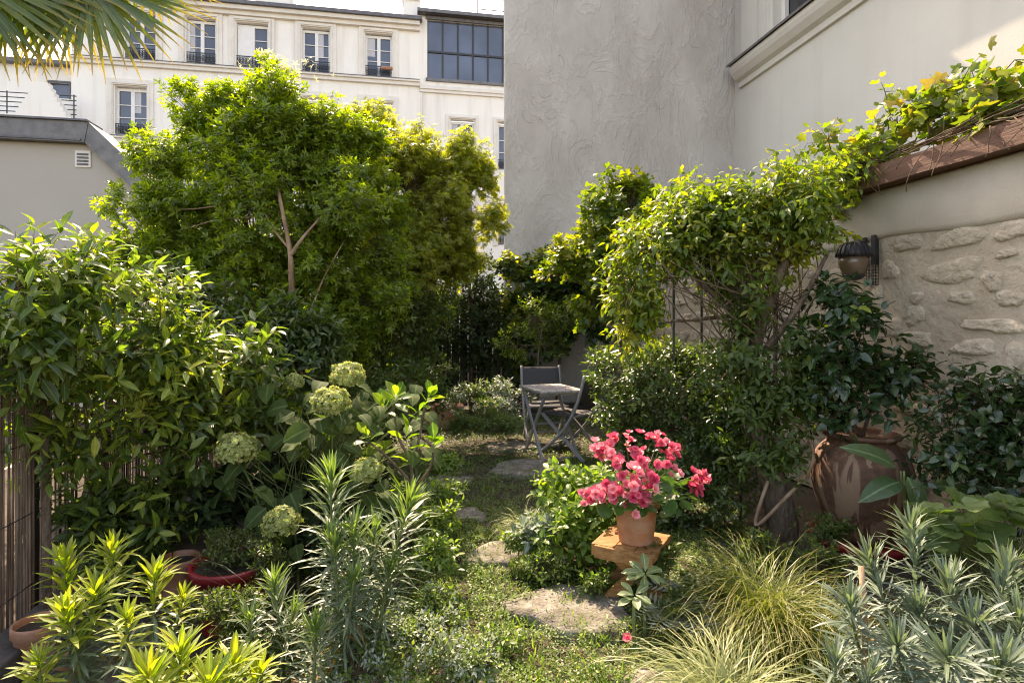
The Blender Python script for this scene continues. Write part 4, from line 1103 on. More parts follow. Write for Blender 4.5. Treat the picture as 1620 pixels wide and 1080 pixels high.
shrub('back_hedge', 'very dark leafy hedge in deep shade at the end of the garden', 'hedge', G(725, 8.8), [Bl(700, 520, 8.9, 72, .6), Bl(745, 480, 9.0, 60, .6), Bl(770, 545, 8.9, 66, .6), Bl(700, 590, 8.5, 52, .6), Bl(790, 590, 8.7, 42, .6), Bl(770, 430, 9.0, 34, .6), Bl(640, 540, 8.8, 60, .6), Bl(560, 520, 8.7, 80, .6), Bl(450, 530, 8.4, 90, .6), Bl(360, 500, 8.0, 80, .6)],
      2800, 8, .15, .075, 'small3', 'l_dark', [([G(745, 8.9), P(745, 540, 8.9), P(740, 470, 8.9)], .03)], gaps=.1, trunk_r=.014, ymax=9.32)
shrub('wall_ivy', 'dark ivy climbing the cement wall behind the table chair', 'climber', G(870, 9.2), [Bl(815, 425, 9.1, 26, .5), Bl(845, 440, 9.1, 38, .4), Bl(895, 450, 9.1, 42, .4), Bl(935, 455, 9.0, 34, .4), Bl(940, 510, 9.0, 32, .4), Bl(830, 500, 9.1, 36, .4), Bl(875, 510, 9.0, 40, .4), Bl(960, 425, 8.9, 34, .4), Bl(820, 560, 9.0, 25, .5)],
      1500, 7, .14, .085, 'lobed', 'l_ivy', [([G(880, 9.3), P(885, 540, 9.3), P(870, 450, 9.3)], .03), ([G(825, 9.2), P(822, 560, 9.2), P(835, 480, 9.2)], .045)], gaps=.18, droop=.5, upmix=.35, tip_mat='l_yellow', tip_frac=.26, trunk_r=.012, ymax=9.46)  # yellow tip leaves here paint sunlight into the ivy colour, not young growth
shrub('flowering_climber', 'low leafy climber with small pale leaves just behind the table chair', 'climber', G(850, 8.2), [Bl(850, 505, 8.3, 30, .7), Bl(890, 500, 8.3, 30, .7), Bl(820, 545, 8.2, 26, .7), Bl(880, 540, 8.3, 26, .7)], 420, 7, .10, .05, 'small3', 'l_vine', [([G(850, 8.2), P(852, 560, 8.2), P(860, 510, 8.2)], .02)], gaps=.3, trunk_r=.008)
# ---- left hedge
def left_hedges():
    bl = [Bl(10, 520, 2.55, 84, .8), Bl(90, 515, 2.75, 80, .8), Bl(175, 525, 3.0, 80, .8), Bl(30, 560, 2.6, 60, .6), Bl(130, 600, 2.8, 90, .6), Bl(235, 590, 3.1, 95, .7), Bl(215, 690, 3.0, 85, .6), Bl(130, 690, 2.85, 35, .6), Bl(320, 640, 3.3, 70, .7), Bl(300, 740, 3.15, 60, .6), Bl(190, 790, 2.95, 50, .5), Bl(120, 450, 2.8, 32), Bl(20, 445, 2.6, 32), Bl(330, 570, 3.4, 60), Bl(60, 455, 2.7, 28), Bl(390, 620, 3.6, 50), Bl(370, 690, 3.4, 36)]
    shrub('jasmine_hedge', 'glossy evergreen climber with long pointed leaves spilling over the reed screen', 'climber', G(130, 2.95), bl, 900, 8, .24, .098, 'lance', 'l_jasmine', [([Vector((-1.62, 3.3, 0)), P(170, 680, 3.05), P(180, 560, 3.1)], .02), ([Vector((-1.62, 2.9, 0)), P(70, 620, 2.75), P(60, 500, 2.7)], .02)],
          nparts=300, tilt=(45, 88), droop=.02, up=.3, gaps=.46, wl=.36, opposite=True, trunk_r=.010, tip_mat='l_young', tip_frac=.06, fill=.3, upmix=.72)
    bl = [Bl(290, 510, 4.2, 75, .8), Bl(390, 530, 4.4, 66, .8), Bl(220, 470, 4.0, 50, .8), Bl(360, 560, 4.1, 80, .8), Bl(450, 555, 4.4, 62, .8), Bl(270, 460, 4.3, 40), Bl(420, 620, 4.2, 55), Bl(480, 540, 4.6, 45)]
    shrub('laurel_bush', 'dense dark glossy bush between reed screen and tallest shrub', 'shrub', G(370, 4.4), bl, 1500, 8, .16, .085, 'lance', 'l_ivy', [([G(380, 4.5), P(385, 640, 4.5), P(370, 540, 4.4)], .025)], nparts=250, tilt=(40, 90), droop=.2, gaps=.2, opposite=True, trunk_r=.010, tip_mat='l_mid', tip_frac=.25)
    bl = [Bl(190, 440, 5.4, 30), Bl(250, 420, 5.4, 40), Bl(300, 400, 5.6, 40), Bl(160, 400, 5.3, 14, 1, 1.6), Bl(205, 395, 5.3, 22)]
    shrub('privet_shrub', 'sparse upright sprigs rising in front of the taupe garden house', 'shrub', G(240, 5.5), bl, 330, 8, .14, .07, 'small3', 'l_vine', [([G(240, 5.5), P(242, 560, 5.5), P(250, 440, 5.5)], .02)], gaps=.25, trunk_r=.008)
left_hedges()
shrub('shade_shrub', 'low dark leafy shrub at foot of reed screen below the jasmine', 'shrub', G(215, 3.0), [Bl(190, 830, 2.95, 62, .6), Bl(250, 800, 3.05, 50, .6), Bl(150, 800, 2.85, 42, .6)], 260, 8, .11, .07, 'small3', 'l_mid', gaps=.15, nparts=120, trunk_r=.006)

# ---- hydrangeas
def hydrangea():
    root = thing('hydrangea', 'hydrangea with big green white flower balls and broad leaves', 'shrub', G(500, 3.3))
    heads = [(374, 712, 3.0, 30), (524, 637, 3.05, 27), (550, 596, 3.35, 25), (580, 746, 2.85, 23), (445, 826, 2.75, 27), (466, 604, 3.6, 14), (548, 675, 3.2, 13)]
    b = G(480, 3.45); mb = MB()
    for i, (px, py, d, rp) in enumerate(heads):
        c = P(px, py, d); r = rp / FPX * d
        st = G(480 + (px - 480) * .45 + random.uniform(-20, 20), d + .18)
        pth, rr = smooth_path([st, (st + c) / 2 + Vector((random.uniform(-.05, .05), .04, .12)), c - Vector((0, 0, r * .5))], [.008, .006, .005]); MB().tube(pth, rr, 6).build('stem', 'green_stem', root, True)
        n = int(460 * (r / .1) ** 1.3) + 120
        u = norm(RNG.normal(0, 1, (n, 3))); u[:, 2] = np.where(u[:, 2] < -.55, -u[:, 2], u[:, 2])
        O = np.array(c) + u * r * np.array([1, 1, .82]) * RNG.uniform(.82, 1.08, (n, 1)) * (1 + .15 * np.sin(u[:, 0:1] * 5 + i) * np.sin(u[:, 2:3] * 6 + u[:, 1:2] * 4))
        A = norm(np.cross(u, RNG.normal(0, 1, (n, 3)))); put(root, 'floret', 'l_floret', O, A, u + RNG.normal(0, .3, u.shape), RNG.uniform(.010, .019, n), 0, mass='flower_head')
    spots = []
    for _ in range(130):
        px = RNG.uniform(385, 680); py = RNG.uniform(600, 880); d = 3.25 + RNG.uniform(-.3, .45) - (py - 740) / 900 * 1.1
        if px > 600 and py > 800: continue
        spots.append((px, py, d))
    spots += [(568, 655, 3.0), (480, 700, 3.05), (505, 672, 3.1), (545, 650, 3.12), (600, 700, 3.05), (540, 700, 3.05), (470, 650, 3.2), (430, 640, 3.3), (560, 775, 2.9), (440, 745, 3.0), (475, 770, 2.95), (425, 800, 2.9), (520, 720, 3.0), (600, 640, 3.2), (500, 620, 3.35), (455, 690, 3.15), (540, 820, 2.85), (400, 770, 2.95)]
    for px, py, d, rp in heads:
        for _ in range(9): spots.append((px + RNG.normal(0, rp * 1.1), py + rp * RNG.uniform(.5, 2.2), d + RNG.uniform(0, .12)))
    O = np.array([P(*s) for s in spots]); n = len(O)
    az = RNG.random(n) * 6.283; A = np.stack([np.cos(az), np.sin(az) - .35, RNG.uniform(-.7, -.05, n)], 1)
    N = np.stack([RNG.normal(0, .35, n), RNG.normal(-.35, .3, n), np.ones(n)], 1)
    S = RNG.uniform(.10, .165, n); A = norm(A)
    put(root, 'big', 'l_hydrangea', O, A, N, S, 300)
    st = np.array(b) + RNG.normal(0, 1, (n, 3)) * np.array([.16, .12, 0]); base2 = O - A * .03
    midp = O * .62 + st * .38; midp[:, 2] = O[:, 2] * .8
    stick_part(root, np.concatenate([st, midp]), np.concatenate([midp, base2]), .004, .0022, 'stems', 'green_stem')
hydrangea()
def obovate_shrub():
    root = thing('glossy_shrub', 'young twisted shrub with upright glossy oval leaves beside the path', 'shrub', G(636, 3.1))
    paths = [[G(625, 3.0), P(648, 800, 3.0), P(650, 735, 3.0), P(630, 690, 3.0), P(622, 640, 3.0)], [P(650, 735, 3.0), P(664, 690, 3.0), P(672, 640, 2.98)], [P(648, 760, 3.0), P(610, 720, 3.0), P(585, 700, 3.0)], [P(650, 780, 3.0), P(680, 740, 3.02), P(685, 715, 3.05)]]
    for k, p in enumerate(paths):
        pth, rr = smooth_path(p, [.013 * (1 - .15 * i) if k == 0 else .007 for i in range(len(p))]); MB().tube(pth, rr, 7, True, .15).build('stem', 'bark', root, True)
    tips = [(622, 640, 9), (672, 640, 8), (585, 700, 6), (686, 712, 6), (610, 655, 5), (640, 700, 5), (655, 740, 5), (662, 665, 5), (632, 790, 5)]
    Os, As, Ns, Ss = [], [], [], []
    for px, py, k in tips:
        c = np.array(P(px, py, 2.98)); 
        o_, a_, n_, s_ = twigs(c[None], np.array([[RNG.normal(0, .25), RNG.normal(0, .2) - .1, 1.0]]), k, .05, .10, (12, 75), .0, .3, .2, .35)
        Os.append(o_); As.append(a_); Ns.append(n_); Ss.append(s_)
    put(root, 'obovate', 'l_glossy', np.concatenate(Os), np.concatenate(As), np.concatenate(Ns), np.concatenate(Ss), 300)
obovate_shrub()

# ---- spurges
def spurge(label, base, tips, ll, key, young, old, n=78, nparts=300, top=.3, bare=.35, sere=.06, stem='green_stem', lean=(15, 100)):
    root = thing('spurge_plant', label, 'plant', base, 'spurge plants in the foreground')
    YO, OO, SO = [[], [], [], []], [[], [], [], []], [[], [], [], []]
    for tip in tips:
        px, py, d = tip[:3]; sc = tip[3] if len(tip) > 3 else 1
        T_ = P(px, py + 22 * sc, d); B_ = Vector(base) + Vector((random.uniform(-.10, .10), random.uniform(-.10, .10), 0)); B_.x += (T_.x - B_.x) * .15; B_.y += (T_.y - B_.y) * .15
        mid = B_.lerp(T_, .5) + Vector(((T_.x - B_.x) * .14 + random.uniform(-.03, .03), (T_.y - B_.y) * .14, -.02))
        pth, rr = smooth_path([B_, mid, T_], [.008, .0065, .004], 8); MB().tube(pth, rr, 6).build('stem', stem, root, True)
        pa = np.array(pth); m = int(n * sc)
        f = 1 - (1 - bare) * (np.linspace(0, 1, m) ** 1.35)
        idx = f * (len(pa) - 1); i0 = np.clip(idx.astype(int), 0, len(pa) - 2); fr = (idx - i0)[:, None]
        O = pa[i0] * (1 - fr) + pa[i0 + 1] * fr; D = norm(pa[i0 + 1] - pa[i0])
        ref = np.array([[1., 0, 0]]); u = norm(np.cross(D, ref + 0 * D)); v = np.cross(D, u)
        ang = np.arange(m) * 2.399 + random.random() * 6
        rad = np.cos(ang)[:, None] * u + np.sin(ang)[:, None] * v
        age = (1 - f) / (1 - bare)
        tl = np.radians(lean[0] + (lean[1] - lean[0]) * age ** .75 + RNG.normal(0, 11, m))
        A = D * np.cos(tl)[:, None] + rad * np.sin(tl)[:, None]; A[:, 2] -= .12 * age; A = norm(A + RNG.normal(0, .06, A.shape))
        N = D + .25 * np.array([0, 0, 1.]) + RNG.normal(0, .12, A.shape)
        S = ll * sc * (.88 + .26 * np.clip(age * 4, 0, 1) - .30 * age) * np.clip(RNG.normal(1, .10, m), .7, 1.3)
        yng = age + RNG.normal(0, .05, m) < top; dry = (RNG.random(m) < sere) & (age > .55)
        for L_, s_ in ((YO, yng), (OO, ~yng & ~dry), (SO, ~yng & dry)):
            for q, arr in zip(L_, (O, A, N, S)): q.append(arr[s_])
    for L_, mat, np_ in ((YO, young, nparts // 3), (OO, old, nparts - nparts // 3), (SO, 'l_sere', 30)):
        L_ = [np.concatenate(q) for q in L_]
        if len(L_[0]): put(root, key, mat, *L_, np_, mass='foliage')
    return root
spurge('yellow tipped spurge at left in front of the reed screen', G(175, 2.02), [(103, 868, 2.05), (178, 850, 2.12), (150, 915, 1.95), (245, 890, 2.05), (105, 950, 1.85), (200, 960, 1.85, .8), (290, 928, 2.1, .7), (60, 1030, 1.75, .8)], .100, 'strap', 'l_young', 'l_glaucous', n=110, top=.40, lean=(26, 112))
spurge('bright yellow spurge at bottom left edge nearest the camera', G(300, 1.62), [(285, 1010, 1.62), (370, 1030, 1.65), (235, 1050, 1.5), (330, 1060, 1.55), (410, 1045, 1.75, .8)], .100, 'strap', 'l_young', 'l_glaucous', n=110, top=.55, lean=(26, 112))
spurge('tall grey green spurge with bottlebrush shoots left of the path', G(545, 2.15), [(523, 735, 2.15, 1.12), (646, 775, 2.15, 1.12), (560, 822, 2.05), (592, 825, 2.1, .9), (528, 842, 2.0, .9), (618, 880, 2.05, .8), (560, 900, 1.95, .8), (500, 980, 1.9, .8)], .122, 'needle', 'l_fresh', 'l_glaucous', n=150, top=.16, bare=.25, sere=.12, lean=(18, 112))
spurge('small grey green spurge in front of the red pot', G(430, 2.12), [(434, 905, 2.12), (395, 960, 2.0, .8), (465, 950, 2.0, .8)], .105, 'needle', 'l_fresh', 'l_glaucous', n=120, top=.15, bare=.3, sere=.1)
spurge('large blue grey spurge filling the bottom right corner', G(1500, 2.15), [(1442, 812, 2.45, 1.1), (1375, 865, 2.3), (1345, 938, 2.1), (1502, 900, 2.2, 1.1), (1592, 880, 2.25, 1.1), (1455, 945, 2.15), (1540, 965, 2.05, 1.1), (1615, 960, 2.05, 1.1), (1420, 1000, 1.95), (1500, 1020, 1.85, 1.1), (1585, 1030, 1.85, 1.1), (1640, 1040, 1.9), (1640, 900, 2.3)], .130, 'needle', 'l_glaucous', 'l_blue', n=140, top=.08, bare=.15, sere=.03, lean=(20, 105))
spurge('low blue grey spurge shoot right of the yellow sedge', G(1335, 1.95), [(1322, 1022, 1.92), (1375, 1050, 1.85)], .10, 'needle', 'l_glaucous', 'l_blue', n=130, top=.08, bare=.2, lean=(20, 105))

# ---- grasses, ferns
def tuft(label, c, n, L, spread, w, mat, lean, arch=1.2, cat='grass', name='sedge_tuft', bias=None):
    root = thing(name, label, cat, c); blades(root, n, c, L, spread, w, mat, 'blades', .01, lean, arch, bias); return root
tuft('big green sedge clump right of the wooden stool', G(1205, 2.55), 1300, .60, .11, .0048, 'l_sedge', (3, 55), 1.5)
tuft('yellow arching sedge clump at the bottom edge', G(1150, 2.02), 760, .54, .08, .0052, 'l_striped', (10, 70), 1.7)
tuft('green sedge clump between the big sedge clump and blue grey spurge', G(1290, 2.42), 620, .52, .07, .0046, 'l_sedge', (8, 60), 1.5)
tuft('cream striped grass tuft left of the begonia pot', G(832, 3.75), 380, .34, .06, .005, 'l_striped', (5, 60), 1.8)
tuft('fine pale grass arching over the path at mid left', G(665, 4.3), 420, .50, .06, .004, 'l_pale_grass', (5, 50), 1.7)
tuft('fine grass tuft behind the twisted glossy shrub', G(655, 3.7), 330, .42, .06, .004, 'l_pale_grass', (5, 55), 1.6)
tuft('thin long grass blades rising beside the red pot', G(425, 2.5), 40, .62, .08, .006, 'l_pale_grass', (3, 35), 1.5)
def fern(c, label, n=8, L=.30, mat='l_fern', tip=None):
    root = thing('fern', label, 'fern', c)
    for k in range(n):
        az = 6.283 * k / n + random.uniform(-.3, .3); pts = []; p = Vector(c) + Vector((0, 0, .03)); th = R(random.uniform(8, 28)); Lk = L * random.uniform(.7, 1.1)
        for i in range(12):
            pts.append(p.copy()); p = p + Vector((math.cos(az) * math.sin(th), math.sin(az) * math.sin(th), math.cos(th))) * Lk / 11; th += R(8.5)
        pa = np.array(pts); D = norm(np.gradient(pa, axis=0)); side = np.array([-math.sin(az), math.cos(az), 0.])
        Os, As, Ns, Ss = [], [], [], []
        for i in range(2, 12):
            for f in (0,):
                q = pa[i] * (1 - f) + pa[min(11, i + 1)] * f; s = math.sin(math.pi * min(1, (i + f) / 12.5) ** .8) * L * .36 + .006
                for sg in (-1, 1): Os.append(q); As.append(side * sg + D[i] * .55 + np.array([0, 0, -.1])); Ns.append(np.cross(D[i], side) * -1 + np.array([0, 0, .4])); Ss.append(s)
        o = soup([(T['pinna'][0], np.array(Os), norm(np.array(As)), norm(np.array(Ns)), np.array(Ss))], 'frond', mat, root, None)
fern(G(1110, 2.72), 'silvery painted fern between stool and sedge clump', 9, .30)
fern(G(1070, 2.55), 'silvery fern low beside the flat path stone', 8, .26)
fern(G(872, 3.45), 'pale silvery fern left of the begonia pot', 7, .26)
def rosette(c, label, k=9, ll=.10):
    root = thing('rosette_plant', label, 'plant', c)
    MB().tube([(c.x, c.y, 0), c], .008, 6).build('stem', 'green_stem', root)
    O, A, N, S = twigs(np.array([c]), np.array([[0, -.45, 1.]]), k, .02, ll, (70, 88), .05, .12, .1, .3)
    put(root, 'rosleaf', 'l_greyrosette', O, A, N, S, 99)
rosette(P(1020, 910, 2.6), 'grey green leaf rosette in front of the stool leg', 9, .105)
rosette(P(1003, 945, 2.5), 'smaller grey leaf rosette low beside the large flat stone', 7, .09)

# ---- right side: climbers
def main_vine():
    b = G(1238, 3.78)
    root_tr = [([b, P(1232, 800, 3.75), P(1205, 700, 3.85), P(1185, 600, 3.95), P(1188, 520, 4.0), P(1170, 440, 4.05), P(1120, 380, 4.1)], .105), ([P(1190, 560, 3.95), P(1215, 480, 3.9), P(1250, 400, 3.9), P(1290, 330, 3.9)], .05),
               ([P(1190, 590, 4.0), P(1160, 500, 4.1), P(1090, 430, 4.2), P(1030, 370, 4.3)], .035), ([P(1205, 560, 3.9), P(1260, 490, 3.8), P(1310, 400, 3.75)], .03)]
    bl = [Bl(1040, 400, 4.3, 52, 1, .75), Bl(1100, 365, 4.2, 62, 1, .7), Bl(1170, 345, 4.1, 66, 1, .75), Bl(1240, 330, 3.95, 62, 1, .75), Bl(1285, 305, 3.85, 30, 1, .8), Bl(1140, 420, 4.1, 50, 1, .6), Bl(1215, 405, 3.95, 46, 1, .6), Bl(1010, 455, 4.25, 34, 1, 1.2), Bl(1000, 515, 4.25, 22, 1, 1.5), Bl(1185, 455, 4.0, 30, 1, .9), Bl(1305, 300, 4.05, 20, 1, .8), Bl(1280, 375, 3.9, 12, 1, 1.8), Bl(1345, 278, 4.25, 22, 1, .7), Bl(1255, 285, 4.1, 26, 1, .8), Bl(1090, 315, 4.4, 26)]
    root = shrub('wisteria_vine', 'thick trunked climber forming a leafy green arch before the stone wall', 'climber', b, bl, 1550, 8, .20, .066, 'small3', 'l_vine', root_tr, 'bark', nparts=300, tilt=(40, 90), droop=.45, up=.25, gaps=.42, wl=.3, trunk_r=.016, upmix=.6, tip_mat='l_yellow', tip_frac=.10, jit=.35)
    lp, rr = smooth_path([P(1215, 760, 3.7), P(1195, 830, 3.66), P(1240, 790, 3.6), P(1282, 740, 3.6), P(1283, 700, 3.62), P(1262, 672, 3.65), P(1230, 650, 3.75)], [.012] * 7, 5); MB().tube(lp, rr, 7).build('looped_stem', 'bark_red', root, True)
    mb = MB()
    for i in range(46):
        a = P(random.uniform(1130, 1290), random.uniform(470, 620), random.uniform(3.8, 4.15)); c = P(random.uniform(1040, 1310), random.uniform(380, 470), random.uniform(3.8, 4.2)); mb.tube(wig(a, c, 5, .10), [.006, .006, .005, .005, .004, .003], 5)
    mb.build('hanging_stems', 'twig', root, True, 'stuff')
    mb = MB()
    for i in range(30):
        a = P(random.uniform(970, 1280), random.uniform(400, 460), random.uniform(3.9, 4.3)); c = a + Vector((random.uniform(-.1, .1), random.uniform(-.1, .1), -random.uniform(.15, .5))); mb.tube(wig(a, c, 4, .12), .0022, 4)
    mb.build('tendrils', 'twig', root, True, 'stuff')
    # leafy runners lower on the trunk
    pts, out, bi = crown([Bl(1190, 540, 3.85, 50), Bl(1250, 560, 3.8, 45), Bl(1150, 600, 3.95, 40), Bl(1200, 640, 3.75, 42), Bl(1210, 745, 3.55, 30, 1, .8), Bl(1180, 700, 3.7, 40), Bl(1230, 690, 3.65, 34), Bl(1270, 620, 3.7, 40)], 520, .5, .25, .3)
    O, A, N, S = twigs(pts, out + np.array([0, 0, .2]), 7, .12, .06, (40, 90), .35); put(root, 'small3', 'l_mid', O, A, N, S, 0, mass='lower_foliage')
main_vine()
def steel_arch():
    root = thing('garden_arch', 'thin black metal arch half hidden under the leafy climber', 'trellis', G(1130, 4.2))
    for px, d in ((1066, 4.35), (1172, 4.05), (1110, 4.75)):
        g = G(px, d); MB().tube([g, g + Vector((0, 0, 1.9))], .010, 6).build('post', 'iron', root)
    a, b, c = G(1066, 4.35, 1.9), G(1172, 4.05, 1.9), G(1110, 4.75, 1.9)
    MB().tube([a, b], .008, 6).tube([a, c], .008, 6).tube([a - Vector((0, 0, 1.05)), b - Vector((0, 0, 1.05))], .008, 6).build('crossbar', 'iron', root)
steel_arch()
shrub('yellow_climber', 'yellowish leafed climber on the wall behind the green arch', 'climber', G(960, 7.2), [Bl(955, 330, 6.4, 28), Bl(1000, 325, 6.2, 40, 1, .8), Bl(1045, 335, 6.0, 36), Bl(925, 375, 6.6, 34), Bl(965, 395, 6.5, 36), Bl(1000, 380, 6.3, 36), Bl(910, 400, 6.8, 26), Bl(962, 290, 6.3, 10, 1, 1.5), Bl(930, 430, 6.7, 32), Bl(945, 480, 6.8, 30), Bl(985, 430, 6.2, 34), Bl(1040, 380, 5.8, 40), Bl(890, 440, 7.2, 30), Bl(985, 500, 6.4, 26), Bl(1080, 330, 5.6, 30)],
      1100, 7, .16, .07, 'lobed', 'l_vine', [([G(985, 6.6), P(980, 540, 6.6), P(965, 440, 6.5), P(990, 340, 6.2)], .03)], gaps=.42, wl=.35, droop=.3, tip_mat='l_yellow', tip_frac=.25, trunk_r=.010, upmix=.45, xmax=3.3)
def coping_vine():
    b = Vector((3.22, 4.55, 0))
    root = thing('grape_vine', 'leafy vine with bare twigs running along the wooden wall coping', 'climber', b)
    tz = 2.58
    main, rr = smooth_path([b, (3.2, 4.6, 1.2), (3.22, 4.5, 2.3), (3.28, 4.2, tz + .03), (3.36, 3.6, tz + .04), (3.38, 3.0, tz + .05), (3.42, 2.3, tz + .06), (3.42, 1.4, tz + .05)], [.02, .02, .018, .016, .014, .012, .010, .008]); MB().tube(main, rr, 7, True, .1).build('trunk', 'bark', root, True)
    mb = MB()
    for i in range(34):
        y = random.uniform(2.2, 4.4); p = Vector((3.27 + random.uniform(-.04, .06), y, tz + random.uniform(-.02, .05))); mb.tube(wig(p, p + Vector((random.uniform(-.08, .06), -random.uniform(.2, .8), random.uniform(-.06, .10))), 6, .06), .0045, 5)
    for i in range(26):
        y = random.uniform(2.3, 4.4); p = Vector((3.24, y, tz - .03)); mb.tube(wig(p, p + Vector((random.uniform(-.05, .0), random.uniform(-.2, .2), -random.uniform(.08, .28))), 5, .12), .0028, 4)
    mb.build('bare_twigs', 'twig', root, True, 'stuff')
    blobs = []
    for px, py, d, rp in ((1310, 222, 4.5, 26), (1325, 270, 4.55, 40), (1370, 240, 4.25, 26), (1395, 250, 4.15, 22), (1420, 200, 4.1, 22), (1480, 150, 3.85, 20), (1460, 190, 3.9, 30), (1500, 190, 3.75, 38), (1545, 165, 3.6, 40), (1590, 150, 3.5, 40), (1560, 215, 3.5, 34), (1610, 190, 3.4, 40), (1400, 145, 4.1, 10), (1535, 105, 3.65, 18), (1605, 95, 3.45, 18), (1640, 160, 3.3, 50), (1350, 290, 4.4, 26)):
        blobs.append(Bl(px, py, d, rp))
    pts, out, bi = crown(blobs, 330, .5, .15, .3)
    D = norm(out * .8 + np.array([-.1, -.2, .35]) + RNG.normal(0, .3, out.shape))
    C = np.array([q[0] for q in blobs])[bi]
    stick_part(root, C, pts + D * .08, .003, .0018)
    mb = MB()
    for q in blobs:
        c = Vector(q[0]); k = min(main[15:], key=lambda p: (p - c).length); mb.tube(wig(k, c, 5, .08), [.006, .006, .005, .004, .004, .003], 5)
    mb.build('shoots', 'twig', root, True, 'stuff')
    O, A, N, S = twigs(pts, D, 4, .13, .082, (40, 95), .25, .35, .25, .45); put(root, 'lobed', 'l_grape', O, A, N, S, 300)
coping_vine()
shrub('box_shrub', 'rounded small leaved evergreen bush behind the begonia pot', 'shrub', G(1060, 4.45), [Bl(985, 600, 4.6, 48, 1, .7), Bl(1050, 590, 4.5, 62, 1, .8), Bl(1120, 600, 4.3, 60, 1, .8), Bl(990, 660, 4.5, 52), Bl(1070, 670, 4.3, 72), Bl(1140, 680, 4.15, 62), Bl(1090, 760, 4.0, 62), Bl(1150, 770, 3.95, 50), Bl(1010, 730, 4.35, 52), Bl(955, 580, 4.8, 26, 1, .6), Bl(1040, 800, 4.0, 45)],
      3000, 8, .11, .042, 'small3', 'l_privet', [([G(1060, 4.45), P(1065, 720, 4.4), P(1060, 620, 4.4)], .03)], gaps=.18, wl=.35, trunk_r=.010, twig_r=.002)
def pot_camellia():
    b = JAR + Vector((0, 0, .68)); j = JAR
    tr = [([b, P(1335, 640, 3.75), P(1325, 560, 3.75), P(1320, 480, 3.7)], .018), ([b + Vector((.03, .02, 0)), P(1380, 640, 3.7), P(1400, 590, 3.65)], .014), ([b, P(1305, 620, 3.7), P(1300, 540, 3.7)], .012)]
    bl = [Bl(1310, 480, 3.7, 34, 1, 1), Bl(1345, 510, 3.65, 38, 1, 1), Bl(1310, 560, 3.7, 46), Bl(1365, 540, 3.65, 30), Bl(1330, 610, 3.65, 48), Bl(1410, 605, 3.6, 44, 1, .8), Bl(1385, 650, 3.55, 46, 1, .7), Bl(1440, 600, 3.6, 24), Bl(1300, 660, 3.6, 34)]
    shrub('camellia', 'dark glossy camellia growing out of the big clay jar', 'shrub', b, bl, 260, 6, .12, .085, 'ovate', 'l_camellia', tr, 'bark', nparts=300, tilt=(35, 85), droop=.2, gaps=.2, trunk_r=.007, tip_mat='l_young', tip_frac=.03)
pot_camellia()
shrub('rose_bush', 'loose rose bush with small dark leaves against wall right of jar', 'shrub', G(1545, 3.2), [Bl(1500, 660, 3.25, 42, .7), Bl(1560, 640, 3.15, 45, .7), Bl(1610, 650, 3.05, 45, .7), Bl(1530, 720, 3.15, 58, .7), Bl(1600, 730, 3.05, 58, .7), Bl(1480, 740, 3.2, 36, .7), Bl(1560, 790, 3.0, 50, .7), Bl(1650, 700, 3.0, 50, .7)],
      330, 7, .15, .065, 'ovate', 'l_camellia', [([G(1545, 3.2), P(1548, 760, 3.2), P(1530, 660, 3.2)], .012), ([G(1600, 3.1), P(1605, 740, 3.1), P(1600, 620, 3.1)], .010)], nparts=280, tilt=(45, 95), gaps=.2, trunk_r=.005, tip_mat='l_round', tip_frac=.1, xmax=3.33)
def round_leaves():
    root = thing('geranium_plant', 'low plant with round scalloped green leaves at the right edge', 'plant', G(1570, 2.75))
    spots = [(1555, 785, 2.7), (1500, 812, 2.75), (1545, 828, 2.6), (1590, 815, 2.65), (1615, 800, 2.6), (1520, 850, 2.6), (1570, 865, 2.55), (1610, 850, 2.55), (1490, 845, 2.75), (1640, 830, 2.5)]
    for _ in range(70): spots.append((RNG.uniform(1450, 1660), RNG.uniform(790, 900), RNG.uniform(2.6, 2.95)))
    O = np.array([P(*s) for s in spots]); n = len(O)
    az = RNG.random(n) * 6.28; A = np.stack([np.cos(az), np.sin(az), RNG.normal(0, .15, n)], 1); N = np.stack([RNG.normal(0, .25, n) - .1, RNG.normal(-.35, .2, n), np.ones(n)], 1); S = RNG.uniform(.10, .15, n)
    put(root, 'disc', 'l_round', O, A, N, S, 300)
    st = np.array(G(1570, 2.85)) + RNG.normal(0, .12, (n, 3)) * np.array([1, 1, 0]); stick_part(root, st, O + norm(A) * .02, .003, .002, 'stalks', 'green_stem')
round_leaves()
def paddles():
    root = thing('canna_plant', 'plant with long broad paddle leaves in front of the jar', 'plant', G(1445, 3.15))
    spec = [((1425, 745, 3.2), (-.75, .05, .55), .33), ((1430, 745, 3.15), (.05, -.5, -.65), .27), ((1465, 770, 3.15), (.45, -.4, .15), .22), ((1455, 800, 3.05), (.3, -.5, -.35), .20), ((1430, 760, 3.2), (-.9, -.2, -.05), .30), ((1440, 800, 3.05), (-.3, -.6, -.25), .24)]
    O = np.array([P(*s[0]) for s in spec]); A = norm(np.array([s[1] for s in spec])); S = np.array([s[2] for s in spec]); N = np.array([(-.1, -.55, .8)] * len(spec))
    put(root, 'paddle', 'l_paddle', O, A, N, S, 99)
    mb = MB(); g = G(1450, 3.2)
    for p in O: mb.tube(smooth_path([g + Vector((random.uniform(-.03, .03), random.uniform(-.03, .03), 0)), (g + Vector(p)) / 2 + Vector((0, .02, .05)), Vector(p)], [.007, .006, .005])[0], .006, 6)
    mb.build('stalks', 'green_stem', root, True)
paddles()

